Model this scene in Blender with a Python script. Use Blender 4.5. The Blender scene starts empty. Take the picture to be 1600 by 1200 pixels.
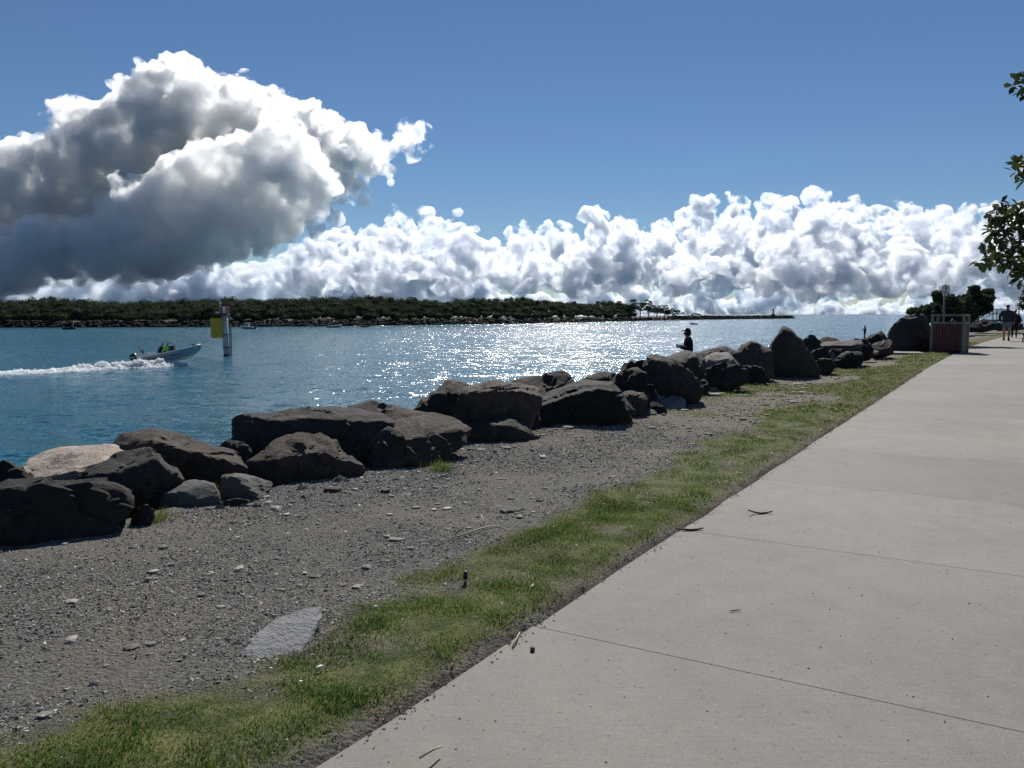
import bpy, bmesh, math, random
import numpy as np
from mathutils import Vector, Matrix, Quaternion

R = math.radians
rng = np.random.default_rng(7)
random.seed(7)
scene = bpy.context.scene
COL = scene.collection

# ------------------------------------------------------------------ camera
CAM_H = 1.40                 # eye height above the path
FPX = 1220.0                 # focal length in pixels of a 1600 px wide frame
PITCH = math.atan((600 - 491) / FPX)
cam_d = bpy.data.cameras.new('camera')
cam_d.sensor_fit = 'HORIZONTAL'
cam_d.sensor_width = 36.0
cam_d.lens = 36.0 * FPX / 1600.0
cam_d.clip_start = 0.05
cam_d.clip_end = 60000.0
cam = bpy.data.objects.new('camera', cam_d)
COL.objects.link(cam)
cam.location = (0, 0, CAM_H)
cam.rotation_euler = (R(90) - PITCH, 0, 0)
scene.camera = cam
scene.render.resolution_x, scene.render.resolution_y = 1024, 768


def ray(px, py):
    x = (px - 800) / FPX
    y = -(py - 600) / FPX
    c, s = math.cos(PITCH), math.sin(PITCH)
    return Vector((x, c + y * s, -s + y * c))


def P(px, py, Y):
    """world point on the sight line of a photo pixel at forward distance Y"""
    d = ray(px, py)
    return Vector((0, 0, CAM_H)) + d * (Y / d.y)


def G(px, py, z=0.0):
    """world point where the sight line of a photo pixel meets the level z"""
    d = ray(px, py)
    return Vector((0, 0, CAM_H)) + d * ((z - CAM_H) / d.z)


def azel(px, py):
    d = ray(px, py).normalized()
    return math.atan2(d.x, d.y), math.asin(d.z)


# ------------------------------------------------------------------ light
SUN_AZ, SUN_EL = R(5.0), R(41.0)
SUN_DIR = Vector((math.sin(SUN_AZ) * math.cos(SUN_EL), math.cos(SUN_AZ) * math.cos(SUN_EL), math.sin(SUN_EL)))
sun_d = bpy.data.lights.new('sun', 'SUN')
sun_d.energy = 5.0
sun_d.angle = R(0.53)
sun_d.color = (1.0, 0.955, 0.88)
sun = bpy.data.objects.new('sun', sun_d)
COL.objects.link(sun)
sun.rotation_euler = (-SUN_DIR).to_track_quat('-Z', 'Y').to_euler()
sun.location = SUN_DIR * 50

vs = scene.view_settings
scene.display_settings.display_device = 'sRGB'
vs.view_transform = 'Standard'
vs.look = 'None'
vs.gamma = 1.0
vs.exposure = 0.18
vs.use_curve_mapping = False


# ------------------------------------------------------------------ node helpers
class N:
    """a socket that does arithmetic by adding Math nodes"""
    def __init__(self, t, s):
        self.t, self.s = t, s

    def _m(self, op, b=None, c=None, rev=False):
        n = self.t.nodes.new('ShaderNodeMath')
        n.operation = op
        args = [self, b, c]
        if rev:
            args = [b, self, c]
        for i, a in enumerate(args):
            if a is None:
                continue
            if isinstance(a, N):
                self.t.links.new(a.s, n.inputs[i])
            else:
                n.inputs[i].default_value = float(a)
        return N(self.t, n.outputs[0])

    def __add__(self, b): return self._m('ADD', b)
    __radd__ = __add__
    def __mul__(self, b): return self._m('MULTIPLY', b)
    __rmul__ = __mul__
    def __sub__(self, b): return self._m('SUBTRACT', b)
    def __rsub__(self, b): return self._m('SUBTRACT', b, rev=True)
    def __truediv__(self, b): return self._m('DIVIDE', b)
    def __rtruediv__(self, b): return self._m('DIVIDE', b, rev=True)
    def __pow__(self, b): return self._m('POWER', b)
    def __neg__(self): return self._m('MULTIPLY', -1.0)
    def max(self, b): return self._m('MAXIMUM', b)
    def min(self, b): return self._m('MINIMUM', b)
    def smax(self, b, c): return self._m('SMOOTH_MAX', b, c)
    def exp(self): return self._m('EXPONENT')
    def abs(self): return self._m('ABSOLUTE')
    def clamp(self): return self.max(0.0).min(1.0)

    def step(self, a, b, smooth=True):
        n = self.t.nodes.new('ShaderNodeMapRange')
        n.interpolation_type = 'SMOOTHSTEP' if smooth else 'LINEAR'
        n.clamp = True
        self.t.links.new(self.s, n.inputs['Value'])
        for k, v in (('From Min', a), ('From Max', b)):
            if isinstance(v, N):
                self.t.links.new(v.s, n.inputs[k])
            else:
                n.inputs[k].default_value = v
        return N(self.t, n.outputs['Result'])


def link(t, a, sock):
    if isinstance(a, N):
        t.links.new(a.s, sock)
    elif hasattr(a, 'links'):
        t.links.new(a, sock)
    else:
        sock.default_value = a


def noise(t, vec, scale, detail=4.0, rough=0.5, lac=2.0, dist=0.0, color=False):
    n = t.nodes.new('ShaderNodeTexNoise')
    if vec is not None:
        t.links.new(vec.s if isinstance(vec, N) else vec, n.inputs['Vector'])
    n.inputs['Scale'].default_value = scale
    n.inputs['Detail'].default_value = detail
    n.inputs['Roughness'].default_value = rough
    n.inputs['Lacunarity'].default_value = lac
    n.inputs['Distortion'].default_value = dist
    return N(t, n.outputs['Color' if color else 'Fac'])


def voronoi(t, vec, scale, detail=0.0, rough=0.5, feature='F1', smooth=0.6, out='Distance'):
    n = t.nodes.new('ShaderNodeTexVoronoi')
    n.feature = feature
    if vec is not None:
        t.links.new(vec.s if isinstance(vec, N) else vec, n.inputs['Vector'])
    n.inputs['Scale'].default_value = scale
    n.inputs['Detail'].default_value = detail
    n.inputs['Roughness'].default_value = rough
    if feature == 'SMOOTH_F1':
        n.inputs['Smoothness'].default_value = smooth
    return N(t, n.outputs[out])


def vmath(t, op, a, b=None, scale=None):
    n = t.nodes.new('ShaderNodeVectorMath')
    n.operation = op
    for i, x in enumerate((a, b)):
        if x is None:
            continue
        if isinstance(x, N):
            t.links.new(x.s, n.inputs[i])
        else:
            n.inputs[i].default_value = x
    if scale is not None:
        link(t, scale, n.inputs['Scale'])
    return N(t, n.outputs['Value' if op in ('DOT_PRODUCT', 'LENGTH') else 'Vector'])


def mixc(t, f, a, b, mode='MIX'):
    n = t.nodes.new('ShaderNodeMix')
    n.data_type = 'RGBA'
    n.blend_type = mode
    link(t, f, n.inputs[0])
    for x, s in ((a, n.inputs[6]), (b, n.inputs[7])):
        if isinstance(x, tuple):
            s.default_value = (*x, 1.0) if len(x) == 3 else x
        else:
            link(t, x, s)
    return N(t, n.outputs[2])


def curve(t, x, pts, x0, x1, y0, y1):
    """a smooth profile through (x, y) points, as a Float Curve"""
    n = t.nodes.new('ShaderNodeFloatCurve')
    c = n.mapping.curves[0]
    q = sorted(((px - x0) / (x1 - x0), (py - y0) / (y1 - y0)) for px, py in pts)
    while len(c.points) < len(q):
        c.points.new(0.5, 0.5)
    for p, (a, b) in zip(c.points, q):
        p.location = (a, b)
        p.handle_type = 'AUTO_CLAMPED'
    n.mapping.use_clip = False
    n.mapping.update()
    link(t, ((x - x0) / (x1 - x0)).clamp(), n.inputs['Value'])
    return N(t, n.outputs[0]) * (y1 - y0) + y0


# ------------------------------------------------------------------ sky
def build_sky():
    w = bpy.data.worlds.new('World')
    scene.world = w
    w.use_nodes = True
    t = w.node_tree
    for n in list(t.nodes):
        t.nodes.remove(n)
    out = t.nodes.new('ShaderNodeOutputWorld')
    bg = t.nodes.new('ShaderNodeBackground')
    bg.inputs['Strength'].default_value = SKY_STRENGTH
    t.links.new(bg.outputs[0], out.inputs[0])
    sk = t.nodes.new('ShaderNodeTexSky')
    sk.sky_type = 'NISHITA'
    sk.sun_disc = False
    sk.sun_elevation = SUN_EL
    sk.sun_rotation = SUN_AZ
    sk.altitude = 0
    sk.air_density = 1.0
    sk.dust_density = 0.0
    sk.ozone_density = 8.0
    t.links.new(sk.outputs[0], bg.inputs['Color'])


SKY_STRENGTH = 0.056
build_sky()
scene.cycles.max_bounces = 14
scene.cycles.volume_bounces = 12
scene.cycles.diffuse_bounces = 3
scene.cycles.glossy_bounces = 3
scene.cycles.transparent_max_bounces = 16
scene.cycles.sample_clamp_indirect = 6.0
scene.cycles.use_denoising = True
scene.cycles.denoising_prefilter = 'NONE'      # keeps the glints on the water


# ------------------------------------------------------------------ numpy noise
_perm = np.concatenate([rng.permutation(256)] * 3)
_grad = rng.normal(size=(256, 3))
_grad /= np.linalg.norm(_grad, axis=1)[:, None]


def perlin(p):
    p = np.asarray(p, float)
    i = np.floor(p).astype(int)
    f = p - i
    u = f * f * f * (f * (f * 6 - 15) + 10)
    i &= 255
    res = 0
    for dx in (0, 1):
        wx = u[:, 0] if dx else 1 - u[:, 0]
        for dy in (0, 1):
            wy = u[:, 1] if dy else 1 - u[:, 1]
            for dz in (0, 1):
                wz = u[:, 2] if dz else 1 - u[:, 2]
                h = _perm[_perm[_perm[(i[:, 0] + dx) & 255] + ((i[:, 1] + dy) & 255)] + ((i[:, 2] + dz) & 255)]
                g = _grad[h]
                res = res + wx * wy * wz * (g[:, 0] * (f[:, 0] - dx) + g[:, 1] * (f[:, 1] - dy) + g[:, 2] * (f[:, 2] - dz))
    return res * 1.6


def fbm(p, octaves=4, gain=0.5, lac=2.03, billow=False):
    p = np.asarray(p, float)
    a, s, tot = 1.0, 0.0, 0.0
    for k in range(octaves):
        n = perlin(p + 17.3 * k)
        s = s + a * ((0.35 - np.abs(n)) if billow else n)
        tot += a
        a *= gain
        p = p * lac
    return s / tot


_cell = rng.random((256, 3))


def worley(p):
    """distance to the nearest of scattered points, about 0..1"""
    i = np.floor(p).astype(int)
    f = p - i
    best = np.full(len(p), 9.0)
    for dx in (-1, 0, 1):
        for dy in (-1, 0, 1):
            for dz in (-1, 0, 1):
                h = _perm[_perm[_perm[(i[:, 0] + dx) & 255] + ((i[:, 1] + dy) & 255)] + ((i[:, 2] + dz) & 255)]
                c = _cell[h]
                d = (c[:, 0] + dx - f[:, 0]) ** 2 + (c[:, 1] + dy - f[:, 1]) ** 2 + (c[:, 2] + dz - f[:, 2]) ** 2
                best = np.minimum(best, d)
    return np.sqrt(best)


def in_poly(pts, poly):
    poly = np.asarray(poly, float)
    x, y = pts[:, 0], pts[:, 1]
    inside = np.zeros(len(pts), bool)
    j = len(poly) - 1
    for i in range(len(poly)):
        xi, yi = poly[i]
        xj, yj = poly[j]
        c = ((yi > y) != (yj > y)) & (x < (xj - xi) * (y - yi) / (yj - yi + 1e-12) + xi)
        inside ^= c
        j = i
    return inside


def dist_poly(pts, poly):
    poly = np.asarray(poly, float)
    d = np.full(len(pts), 1e9)
    for a, b in zip(poly, np.roll(poly, -1, 0)):
        ab = b - a
        u = np.clip(((pts - a) @ ab) / (ab @ ab + 1e-12), 0, 1)
        d = np.minimum(d, np.linalg.norm(pts - a - u[:, None] * ab, axis=1))
    return d


def mesh_np(name, verts, faces):
    """faces: (n, 3) or (n, 4) integer array"""
    me = bpy.data.meshes.new(name)
    verts = np.asarray(verts, np.float32)
    faces = np.asarray(faces, np.int32)
    k = faces.shape[1]
    me.vertices.add(len(verts))
    me.vertices.foreach_set('co', verts.ravel())
    me.loops.add(faces.size)
    me.loops.foreach_set('vertex_index', faces.ravel())
    me.polygons.add(len(faces))
    me.polygons.foreach_set('loop_start', np.arange(0, faces.size, k, dtype=np.int32))
    me.update(calc_edges=True)
    return me


def ico(sub):
    bm = bmesh.new()
    bmesh.ops.create_icosphere(bm, subdivisions=sub, radius=1.0)
    bm.verts.ensure_lookup_table()
    v = np.array([x.co[:] for x in bm.verts])
    f = np.array([[l.index for l in q.verts] for q in bm.faces])
    bm.free()
    return v, f


ICO = {k: ico(k) for k in (1, 2, 3, 4, 5)}


def smooth(me, on=True):
    me.polygons.foreach_set('use_smooth', [on] * len(me.polygons))


def obj(name, me, mats=None, parent=None, kind=None, label=None, cat=None, group=None):
    o = bpy.data.objects.new(name, me)
    COL.objects.link(o)
    if mats is not None and me is not None and not me.materials:
        for m in (mats if isinstance(mats, (list, tuple)) else [mats]):
            me.materials.append(m)
    if parent is not None:
        o.parent = parent
    for k, v in (('kind', kind), ('label', label), ('category', cat), ('group', group)):
        if v is not None:
            o[k] = v
    return o


# ------------------------------------------------------------------ clouds
def cloud_material(name, density, aniso, albedo, grain=0.0, step=0.05, lo=0.42):
    """grain: size in metres of the wisps that the density is broken into"""
    m = bpy.data.materials.new(name)
    m.use_nodes = True
    t = m.node_tree
    for n in list(t.nodes):
        t.nodes.remove(n)
    out = t.nodes.new('ShaderNodeOutputMaterial')
    v = t.nodes.new('ShaderNodeVolumePrincipled')
    v.inputs['Color'].default_value = (*albedo, 1)
    v.inputs['Density'].default_value = density
    v.inputs['Anisotropy'].default_value = aniso
    if grain:
        n = t.nodes.new('ShaderNodeTexNoise')
        g = t.nodes.new('ShaderNodeNewGeometry')
        t.links.new(g.outputs['Position'], n.inputs['Vector'])
        n.inputs['Scale'].default_value = 1.0 / grain
        n.inputs['Detail'].default_value = 4.0
        n.inputs['Roughness'].default_value = 0.6
        d = N(t, n.outputs['Fac']).step(lo, 0.60) * density
        t.links.new(d.s, v.inputs['Density'])
        m.cycles.volume_step_rate = step
    else:
        m.cycles.homogeneous_volume = True
    t.links.new(v.outputs[0], out.inputs['Volume'])
    return m


def drop_islands(me, keep):
    """delete loose skins of fewer than keep vertices (hollows inside a cloud)"""
    n = len(me.vertices)
    e = np.empty(len(me.edges) * 2, np.int32)
    me.edges.foreach_get('vertices', e)
    e = e.reshape(-1, 2)
    lab = np.arange(n)
    while True:
        m = np.minimum(lab[e[:, 0]], lab[e[:, 1]])
        new = lab.copy()
        np.minimum.at(new, e[:, 0], m)
        np.minimum.at(new, e[:, 1], m)
        new = new[new]
        new = new[new]
        if (new == lab).all():
            break
        lab = new
    cnt = np.bincount(lab, minlength=n)
    bad = np.nonzero(cnt[lab] < keep)[0]
    if len(bad):
        bm = bmesh.new()
        bm.from_mesh(me)
        bm.verts.ensure_lookup_table()
        bmesh.ops.delete(bm, geom=[bm.verts[i] for i in bad], context='VERTS')
        bm.to_mesh(me)
        bm.free()


def blob_mesh(name, centers, radii, voxel, relief, squash=(1, 1, 1), keep_min=0):
    """many overlapping balls -> one closed skin -> cauliflower relief"""
    iv, fc = ICO[2]
    n = len(centers)
    V = (centers[:, None, :] + iv[None] * radii[:, None, None] * np.array(squash)).reshape(-1, 3)
    F = (fc[None] + (np.arange(n) * len(iv))[:, None, None]).reshape(-1, 3)
    me = mesh_np(name, V, F)
    o = bpy.data.objects.new(name, me)
    COL.objects.link(o)
    md = o.modifiers.new('r', 'REMESH')
    md.mode = 'VOXEL'
    md.voxel_size = voxel
    sm = o.modifiers.new('s', 'SMOOTH')
    sm.iterations = 3
    sm.factor = 0.5
    dg = bpy.context.evaluated_depsgraph_get()
    me2 = bpy.data.meshes.new_from_object(o.evaluated_get(dg))
    bpy.data.objects.remove(o)
    bpy.data.meshes.remove(me)
    k = len(me2.vertices)
    co = np.empty(k * 3, np.float32)
    me2.vertices.foreach_get('co', co)
    co = co.reshape(-1, 3).astype(float)
    for size, gain in relief:
        no = np.empty(k * 3, np.float32)
        me2.vertices.foreach_get('normal', no)
        no = no.reshape(-1, 3).astype(float)
        w = np.stack([perlin(co / size * 0.8 + s) for s in (5.1, 31.7, 77.3)], 1) * 0.4
        big = np.clip(0.75 + 1.1 * perlin(co / size * 0.37 + 9.0), 0.15, 1.4)
        if size > 150:      # broad swells
            h = np.maximum(0.28 - np.abs(perlin(co / size + w)) * 0.8 - np.abs(perlin(co / size * 2.1 + w + 40)) * 0.4, -0.12)
        else:               # cauliflower heads
            h = np.maximum(0.55 - worley(co / size + w), -0.10)
        co = co + no * (h * size * gain * big)[:, None]
        me2.vertices.foreach_set('co', co.astype(np.float32).ravel())
        me2.update()
    # a second skin pass removes every place where the relief folded into itself
    o = bpy.data.objects.new(name, me2)
    COL.objects.link(o)
    md = o.modifiers.new('r', 'REMESH')
    md.mode = 'VOXEL'
    md.voxel_size = voxel
    dg = bpy.context.evaluated_depsgraph_get()
    me3 = bpy.data.meshes.new_from_object(o.evaluated_get(dg))
    bpy.data.objects.remove(o)
    bpy.data.meshes.remove(me2)
    drop_islands(me3, max(keep_min, 60))
    smooth(me3)
    return me3


def outline_blobs(poly, D, depth, n, rmin, rmax, rim=1e9):
    """balls that fill a photo outline at distance D (metres)"""
    poly = np.asarray(poly, float)
    lo, hi = poly.min(0), poly.max(0)
    pts = rng.uniform(lo, hi, size=(n * 12, 2))
    pts = pts[in_poly(pts, poly)]
    d = dist_poly(pts, poly)
    keep = (d > rmin) & (d < rim)
    pts, d = pts[keep], d[keep]
    # prefer the rim
    wgt = rng.random(len(d)) < np.clip(22.0 / d, 0.12, 1.0)
    pts, d = pts[wgt][:n], d[wgt][:n]
    r = np.minimum(d * rng.uniform(0.75, 1.0, len(d)), rmax * rng.uniform(0.5, 1.0, len(d)))
    C, Rr = [], []
    for (px, py), q in zip(pts, r):
        zz = D + rng.uniform(-1, 1) * depth * min(1.0, q / rmax + 0.35)
        C.append(P(px, py, zz))
        Rr.append(q / FPX * zz)
    return np.array([c[:] for c in C]), np.array(Rr)


def heap(C, Rr, px, y0, h, D, lean=0.0, width=0.26, n=16):
    """one cumulus heap: a body and smaller heads boiling up on it (photo pixels)"""
    rb = h * width
    for q in range(n):
        u = rng.random() ** 0.8
        rr = max(rb * (1.0 - 0.60 * u) * rng.uniform(0.6, 1.05), 6.0)
        cx = px + rng.normal() * rb * 0.85 * (1.25 - u) + lean * u * h
        cy = y0 - max(h * u - rr, 0)
        zz = D * (1 + rng.normal() * 0.03)
        C.append(P(cx, cy, zz)[:])
        Rr.append(rr / FPX * zz)


def build_clouds():
    m1 = cloud_material('cloud_dense', 0.032, 0.64, (0.990, 0.996, 1.0), grain=190, lo=0.44, step=0.14)  # slightly blue albedo: distance haze and bluish shade put into the cloud colour
    m2 = cloud_material('cloud_light', 0.021, 0.6, (0.905, 0.930, 0.965), grain=210, lo=0.46, step=0.035)
    m3 = cloud_material('cloud_wisp', 0.014, 0.5, (0.90, 0.935, 0.975), grain=420, lo=0.44, step=0.03)
    tower = [(-420, 320), (-250, 250), (-100, 235), (0, 226), (30, 224), (60, 224), (88, 216), (92, 192), (62, 186), (72, 162), (110, 150), (150, 165),
             (182, 155), (172, 127), (185, 113), (210, 118), (215, 102), (270, 90), (300, 98), (330, 116), (380, 126),
             (392, 140), (440, 158), (490, 168), (502, 185), (560, 205), (590, 225), (585, 250),
             (565, 280), (540, 290), (500, 300), (470, 340), (440, 385), (330, 405), (250, 420), (100, 440), (0, 462), (-420, 475)]
    Ca, Ra = outline_blobs(tower, 6650, 330, 620, 16, 74)
    Cb, Rb = outline_blobs(tower, 6550, 300, 800, 4, 32, rim=46)
    C, Rr = np.vstack([Ca, Cb]), np.concatenate([Ra, Rb])
    me = blob_mesh('cumulus_tower', C, Rr, 17, ((420, .75), (210, 1.0), (105, .9), (52, .9), (32, .7)), keep_min=20000)
    obj('cumulus_cloud', me, m1, label='towering cumulus cloud with bright rim over the wooded far shore', cat='cloud')
    front = [(-300, 400), (-100, 370), (60, 350), (140, 335), (150, 310), (190, 276), (235, 280), (255, 250), (290, 226), (310, 211), (345, 228), (385, 212), (415, 194),
             (440, 180), (470, 190), (500, 205), (520, 240), (530, 290), (500, 320), (470, 350), (430, 390), (250, 430), (0, 462), (-300, 470)]
    Ca, Ra = outline_blobs(front, 5200, 170, 420, 14, 60)
    Cb, Rb = outline_blobs(front, 5150, 160, 480, 4, 26, rim=38)
    C, Rr = np.vstack([Ca, Cb]), np.concatenate([Ra, Rb])
    me = blob_mesh('cumulus_front', C, Rr, 15, ((330, .75), (165, 1.0), (82, .9), (44, .9), (28, .7)), keep_min=10000)
    obj('cumulus_cloud', me, m1, label='darker nearer head of cumulus in front of the towering cloud', cat='cloud')
    # ragged thin cloud torn off the tower's sunward end
    C, Rr = [], []
    for k in range(260):
        u = rng.random()
        px = 480 + 175 * u + rng.normal() * 14
        py = 300 - 92 * u + rng.normal() * (34 * (1 - u) + 7)
        zz = 6500 + rng.normal() * 260
        C.append(P(px, py, zz)[:])
        Rr.append(rng.uniform(3.5, 13) / FPX * zz)
    me = blob_mesh('cumulus_wisp', np.array(C), np.array(Rr), 15, ((120, .6), (50, .5)))
    obj('cumulus_cloud', me, m2, label='ragged white wisp trailing off the sunlit end of the towering cumulus', cat='cloud')
    # the bank over the sea: heaps row behind row
    top = np.array([(-1200, 400), (240, 440), (330, 405), (420, 385), (480, 350), (560, 335), (640, 305), (720, 300), (770, 325), (800, 330), (860, 300), (920, 276), (975, 280),
                    (1010, 312), (1080, 298), (1160, 284), (1280, 280), (1360, 280), (1440, 288), (1520, 282), (1600, 272), (1900, 285), (3000, 330)], float)
    C, Rr = [], []
    for (D, f0, f1, step, px0) in ((8800, 0.42, 0.80, 46, 640), (10000, 0.62, 0.93, 30, 400), (11500, 0.66, 0.97, 30, 380)):
        px = px0
        while px < 2050:
            ty = np.interp(px, top[:, 0], top[:, 1])
            wav = 0.5 + 0.5 * math.sin(px / 61.0 + D) * math.sin(px / 143.0 + D * 0.3)
            h = (491 - ty) * (f0 + (f1 - f0) * np.clip(wav + rng.normal() * 0.2, 0, 1))
            base = 50 + rng.uniform(-12, 14)
            if h > base + 25:
                n = max(3, int((h - base) / 16))
                for q in range(n):
                    u = (q + 0.5) / n
                    rr = (21 - 10 * u) * rng.uniform(0.6, 1.3)
                    zz = D * (1 + rng.normal() * 0.025)
                    C.append(P(px + rng.normal() * 22 * (1.2 - u), 491 - max(base + (h - base) * u, base + rr * 0.5) + rr * 0.3, zz)[:])
                    Rr.append(rr / FPX * zz)
            px += step * rng.uniform(0.5, 1.3)
    me = blob_mesh('bank', np.array(C), np.array(Rr), 35, ((560, .6), (270, .8), (140, .8), (78, .9), (52, .8)), squash=(1.45, 1.2, 0.85), keep_min=1500)
    print('bank', len(me.vertices))
    obj('cloud_bank', me, m2, kind='stuff', label='long bank of white and grey cumulus clouds above the sea horizon', cat='clouds')
    C, Rr = [], []
    for (D, nn, f1, wd) in ((14500, 260, 118, 0.34), (18000, 110, 105, 0.32), (23000, 160, 80, 0.5), (32000, 160, 46, 0.7), (45000, 130, 26, 1.2)):
        for k in range(nn):
            px = rng.uniform(-300, 1900) if D > 15000 else rng.uniform(-250, 760)
            h = f1 * rng.uniform(0.4, 1.0)
            heap(C, Rr, px, 493 - rng.uniform(0, 0.45) ** 2 * f1, h, D, width=wd * 0.6, n=8)
    me = blob_mesh('far', np.array(C), np.array(Rr), 130, ((900, .5), (380, .5)), squash=(1.3, 1, 0.5))
    print('far', len(me.vertices))
    obj('cloud_bank', me, m3, kind='stuff', label='low pale layers of far cloud along the sea horizon', cat='clouds')


build_clouds()


# ------------------------------------------------------------------ path coordinates
PA = R(32.4)                              # the path runs this far right of the view
PD = np.array([math.sin(PA), math.cos(PA)])
PL = np.array([-math.cos(PA), math.sin(PA)])   # to the left of it
WATER_Z = -3.0


def bend(s):
    """the path swings gently to the right far off"""
    q = np.maximum(np.asarray(s, float) - 20.0, 0.0)
    return -0.0011 * q * q


def st2xy(s, t):
    s = np.asarray(s, float)
    t = np.asarray(t, float) + bend(s)
    return s * PD[0] + t * PL[0], s * PD[1] + t * PL[1]


def xy2st(x, y):
    s = x * PD[0] + y * PD[1]
    t = x * PL[0] + y * PL[1]
    return s, t - bend(s)


T_EDGE = 1.74          # left edge of the concrete
T_RIGHT = -1.70


def st3(s, t, k=1.0):
    return np.stack([np.asarray(s, float) * k, np.asarray(t, float) * k, np.zeros_like(np.asarray(s, float))], 1)


def grass_mask(s, t):
    """0..1 cover of living grass"""
    n = fbm(st3(s, t, 1.3) + 3.3, 3)
    n2 = fbm(st3(s, t, 0.35) + 40.0, 2)
    lim = 2.66 + 0.50 * n + np.clip(s - 6.5, 0, 6) * 0.12 * (0.5 + n2 * 1.6) + 0.10 * np.sin(s * 1.7)
    g = np.clip((lim - t) / 0.22, 0, 1) * np.clip((t - T_EDGE - 0.06 - 0.05 * n) / 0.1, 0, 1)
    # patches further out between the gravel and the boulders
    far = np.clip((s - 9.0) / 5, 0, 1) * np.clip((n2 + 0.75 * n + 0.10) / 0.22, 0, 1) * np.clip((5.0 - t) / 0.4, 0, 1) * (t > T_EDGE + 0.05)
    g = np.maximum(g, far * 0.9)
    bare = np.clip(1.12 + 1.7 * fbm(st3(s, t, 1.9) + 120, 3), 0.35, 1)
    g = g * bare
    right = (t < T_RIGHT - 0.05).astype(float)
    return np.maximum(g, right)


def ground_z(s, t):
    s = np.asarray(s, float)
    t = np.asarray(t, float)
    z = -0.035 + 0.018 * fbm(st3(s, t, 0.9), 3) + 0.008 * fbm(st3(s, t, 5.0) + 9, 2)
    # grass stands a little proud of the slab edge, the soil beside the slab lies low
    z = z + 0.045 * np.clip((t - T_EDGE) / 0.25, 0, 1) * np.clip((3.2 - t) / 0.6, 0, 1)
    # gravel banked up against the boulders
    z = z + 0.05 * np.clip((t - 3.6) / 0.8, 0, 1) * (0.5 + fbm(st3(s, t, 0.6) + 70, 2)) * np.clip((5.2 - t) / 0.6, 0, 1)
    under = np.clip((T_EDGE + 0.02 - t) / 0.04, 0, 1) * np.clip((t - T_RIGHT + 0.02) / 0.04, 0, 1)
    z = z * (1 - under) - 0.10 * under
    # bank down to the water
    e = np.clip(t - 5.1, 0, 20)
    z = z - 0.62 * e
    return np.maximum(z, -5.5)


def new_mat(name):
    m = bpy.data.materials.new(name)
    m.use_nodes = True
    t = m.node_tree
    b = t.nodes['Principled BSDF']
    return m, t, b


def bump(t, b, height, strength=0.5, dist=0.01, normal=None):
    n = t.nodes.new('ShaderNodeBump')
    n.inputs['Strength'].default_value = strength
    n.inputs['Distance'].default_value = dist
    link(t, height, n.inputs['Height'])
    if normal is not None:
        t.links.new(normal, n.inputs['Normal'])
    t.links.new(n.outputs[0], b.inputs['Normal'])
    return n.outputs[0]


def pos(t, object_space=False):
    if object_space:
        n = t.nodes.new('ShaderNodeTexCoord')
        return N(t, n.outputs['Object'])
    n = t.nodes.new('ShaderNodeNewGeometry')
    return N(t, n.outputs['Position'])


def attr(t, name, out='Fac'):
    n = t.nodes.new('ShaderNodeAttribute')
    n.attribute_name = name
    return N(t, n.outputs[out])


def simple_mat(name, col, rough=0.6, metal=0.0, var=0.25, scale=8.0, bmp=0.0, spec=0.4):
    m, t, b = new_mat(name)
    p = pos(t, True)
    n = noise(t, p, scale, 5, 0.6)
    c = mixc(t, n.step(0.25, 0.75), tuple(x * (1 - var) for x in col), tuple(min(1, x * (1 + var)) for x in col))
    t.links.new(c.s, b.inputs['Base Color'])
    link(t, (n - 0.5) * 0.3 + rough, b.inputs['Roughness'])
    b.inputs['Metallic'].default_value = metal
    b.inputs['Specular IOR Level'].default_value = spec
    if bmp:
        bump(t, b, noise(t, p, scale * 4, 4, 0.6), 0.6, bmp)
    return m


def ground_material():
    m, t, b = new_mat('shore_ground')
    p = pos(t)
    g = attr(t, 'grass')
    so = attr(t, 'soil')
    ro = attr(t, 'bank')
    big = noise(t, p, 0.7, 4, 0.55)
    mid = noise(t, p, 6.0, 5, 0.6)
    stones = voronoi(t, p, 55.0, out='Color')
    sv = t.nodes.new('ShaderNodeSeparateColor')
    t.links.new(stones.s, sv.inputs[0])
    s1 = N(t, sv.outputs[0])
    vd = voronoi(t, p, 55.0)
    fine = noise(t, p, 110.0, 5, 0.75)
    grav = mixc(t, s1, (0.07, 0.069, 0.064), (0.185, 0.178, 0.163))
    grav = mixc(t, fine.step(0.35, 0.7), grav, (0.135, 0.128, 0.115))
    sand = mixc(t, fine.step(0.35, 0.65), (0.085, 0.075, 0.058), (0.28, 0.25, 0.195))
    gm = (big.step(0.50, 0.66) * 0.6 + (mid - 0.5) * 1.3 + attr(t, 'dry')).clamp()
    c1 = mixc(t, gm, grav, sand)
    soilc = mixc(t, fine, (0.026, 0.021, 0.016), (0.075, 0.058, 0.042))
    c2 = mixc(t, so.clamp(), c1, soilc)
    grassc = mixc(t, mid.step(0.35, 0.65), (0.036, 0.050, 0.016), (0.115, 0.112, 0.045))  # turf base, its green darkened to paint the shade between the blades
    c3 = mixc(t, (g + (fine - 0.5) * 0.5).clamp() * g.step(0.02, 0.3), c2, grassc)
    rockc = mixc(t, mid, (0.02, 0.02, 0.02), (0.07, 0.064, 0.058))
    c4 = mixc(t, ro.clamp(), c3, rockc)
    t.links.new(c4.s, b.inputs['Base Color'])
    b.inputs['Roughness'].default_value = 0.95
    b.inputs['Specular IOR Level'].default_value = 0.2
    h = ((1.0 - vd.min(1.0)) * 0.6 + fine * 0.5 + mid * 0.6) * (1.0 - g.max(so).clamp() * 0.8)
    bump(t, b, h, 1.0, 0.02)
    return m


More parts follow.
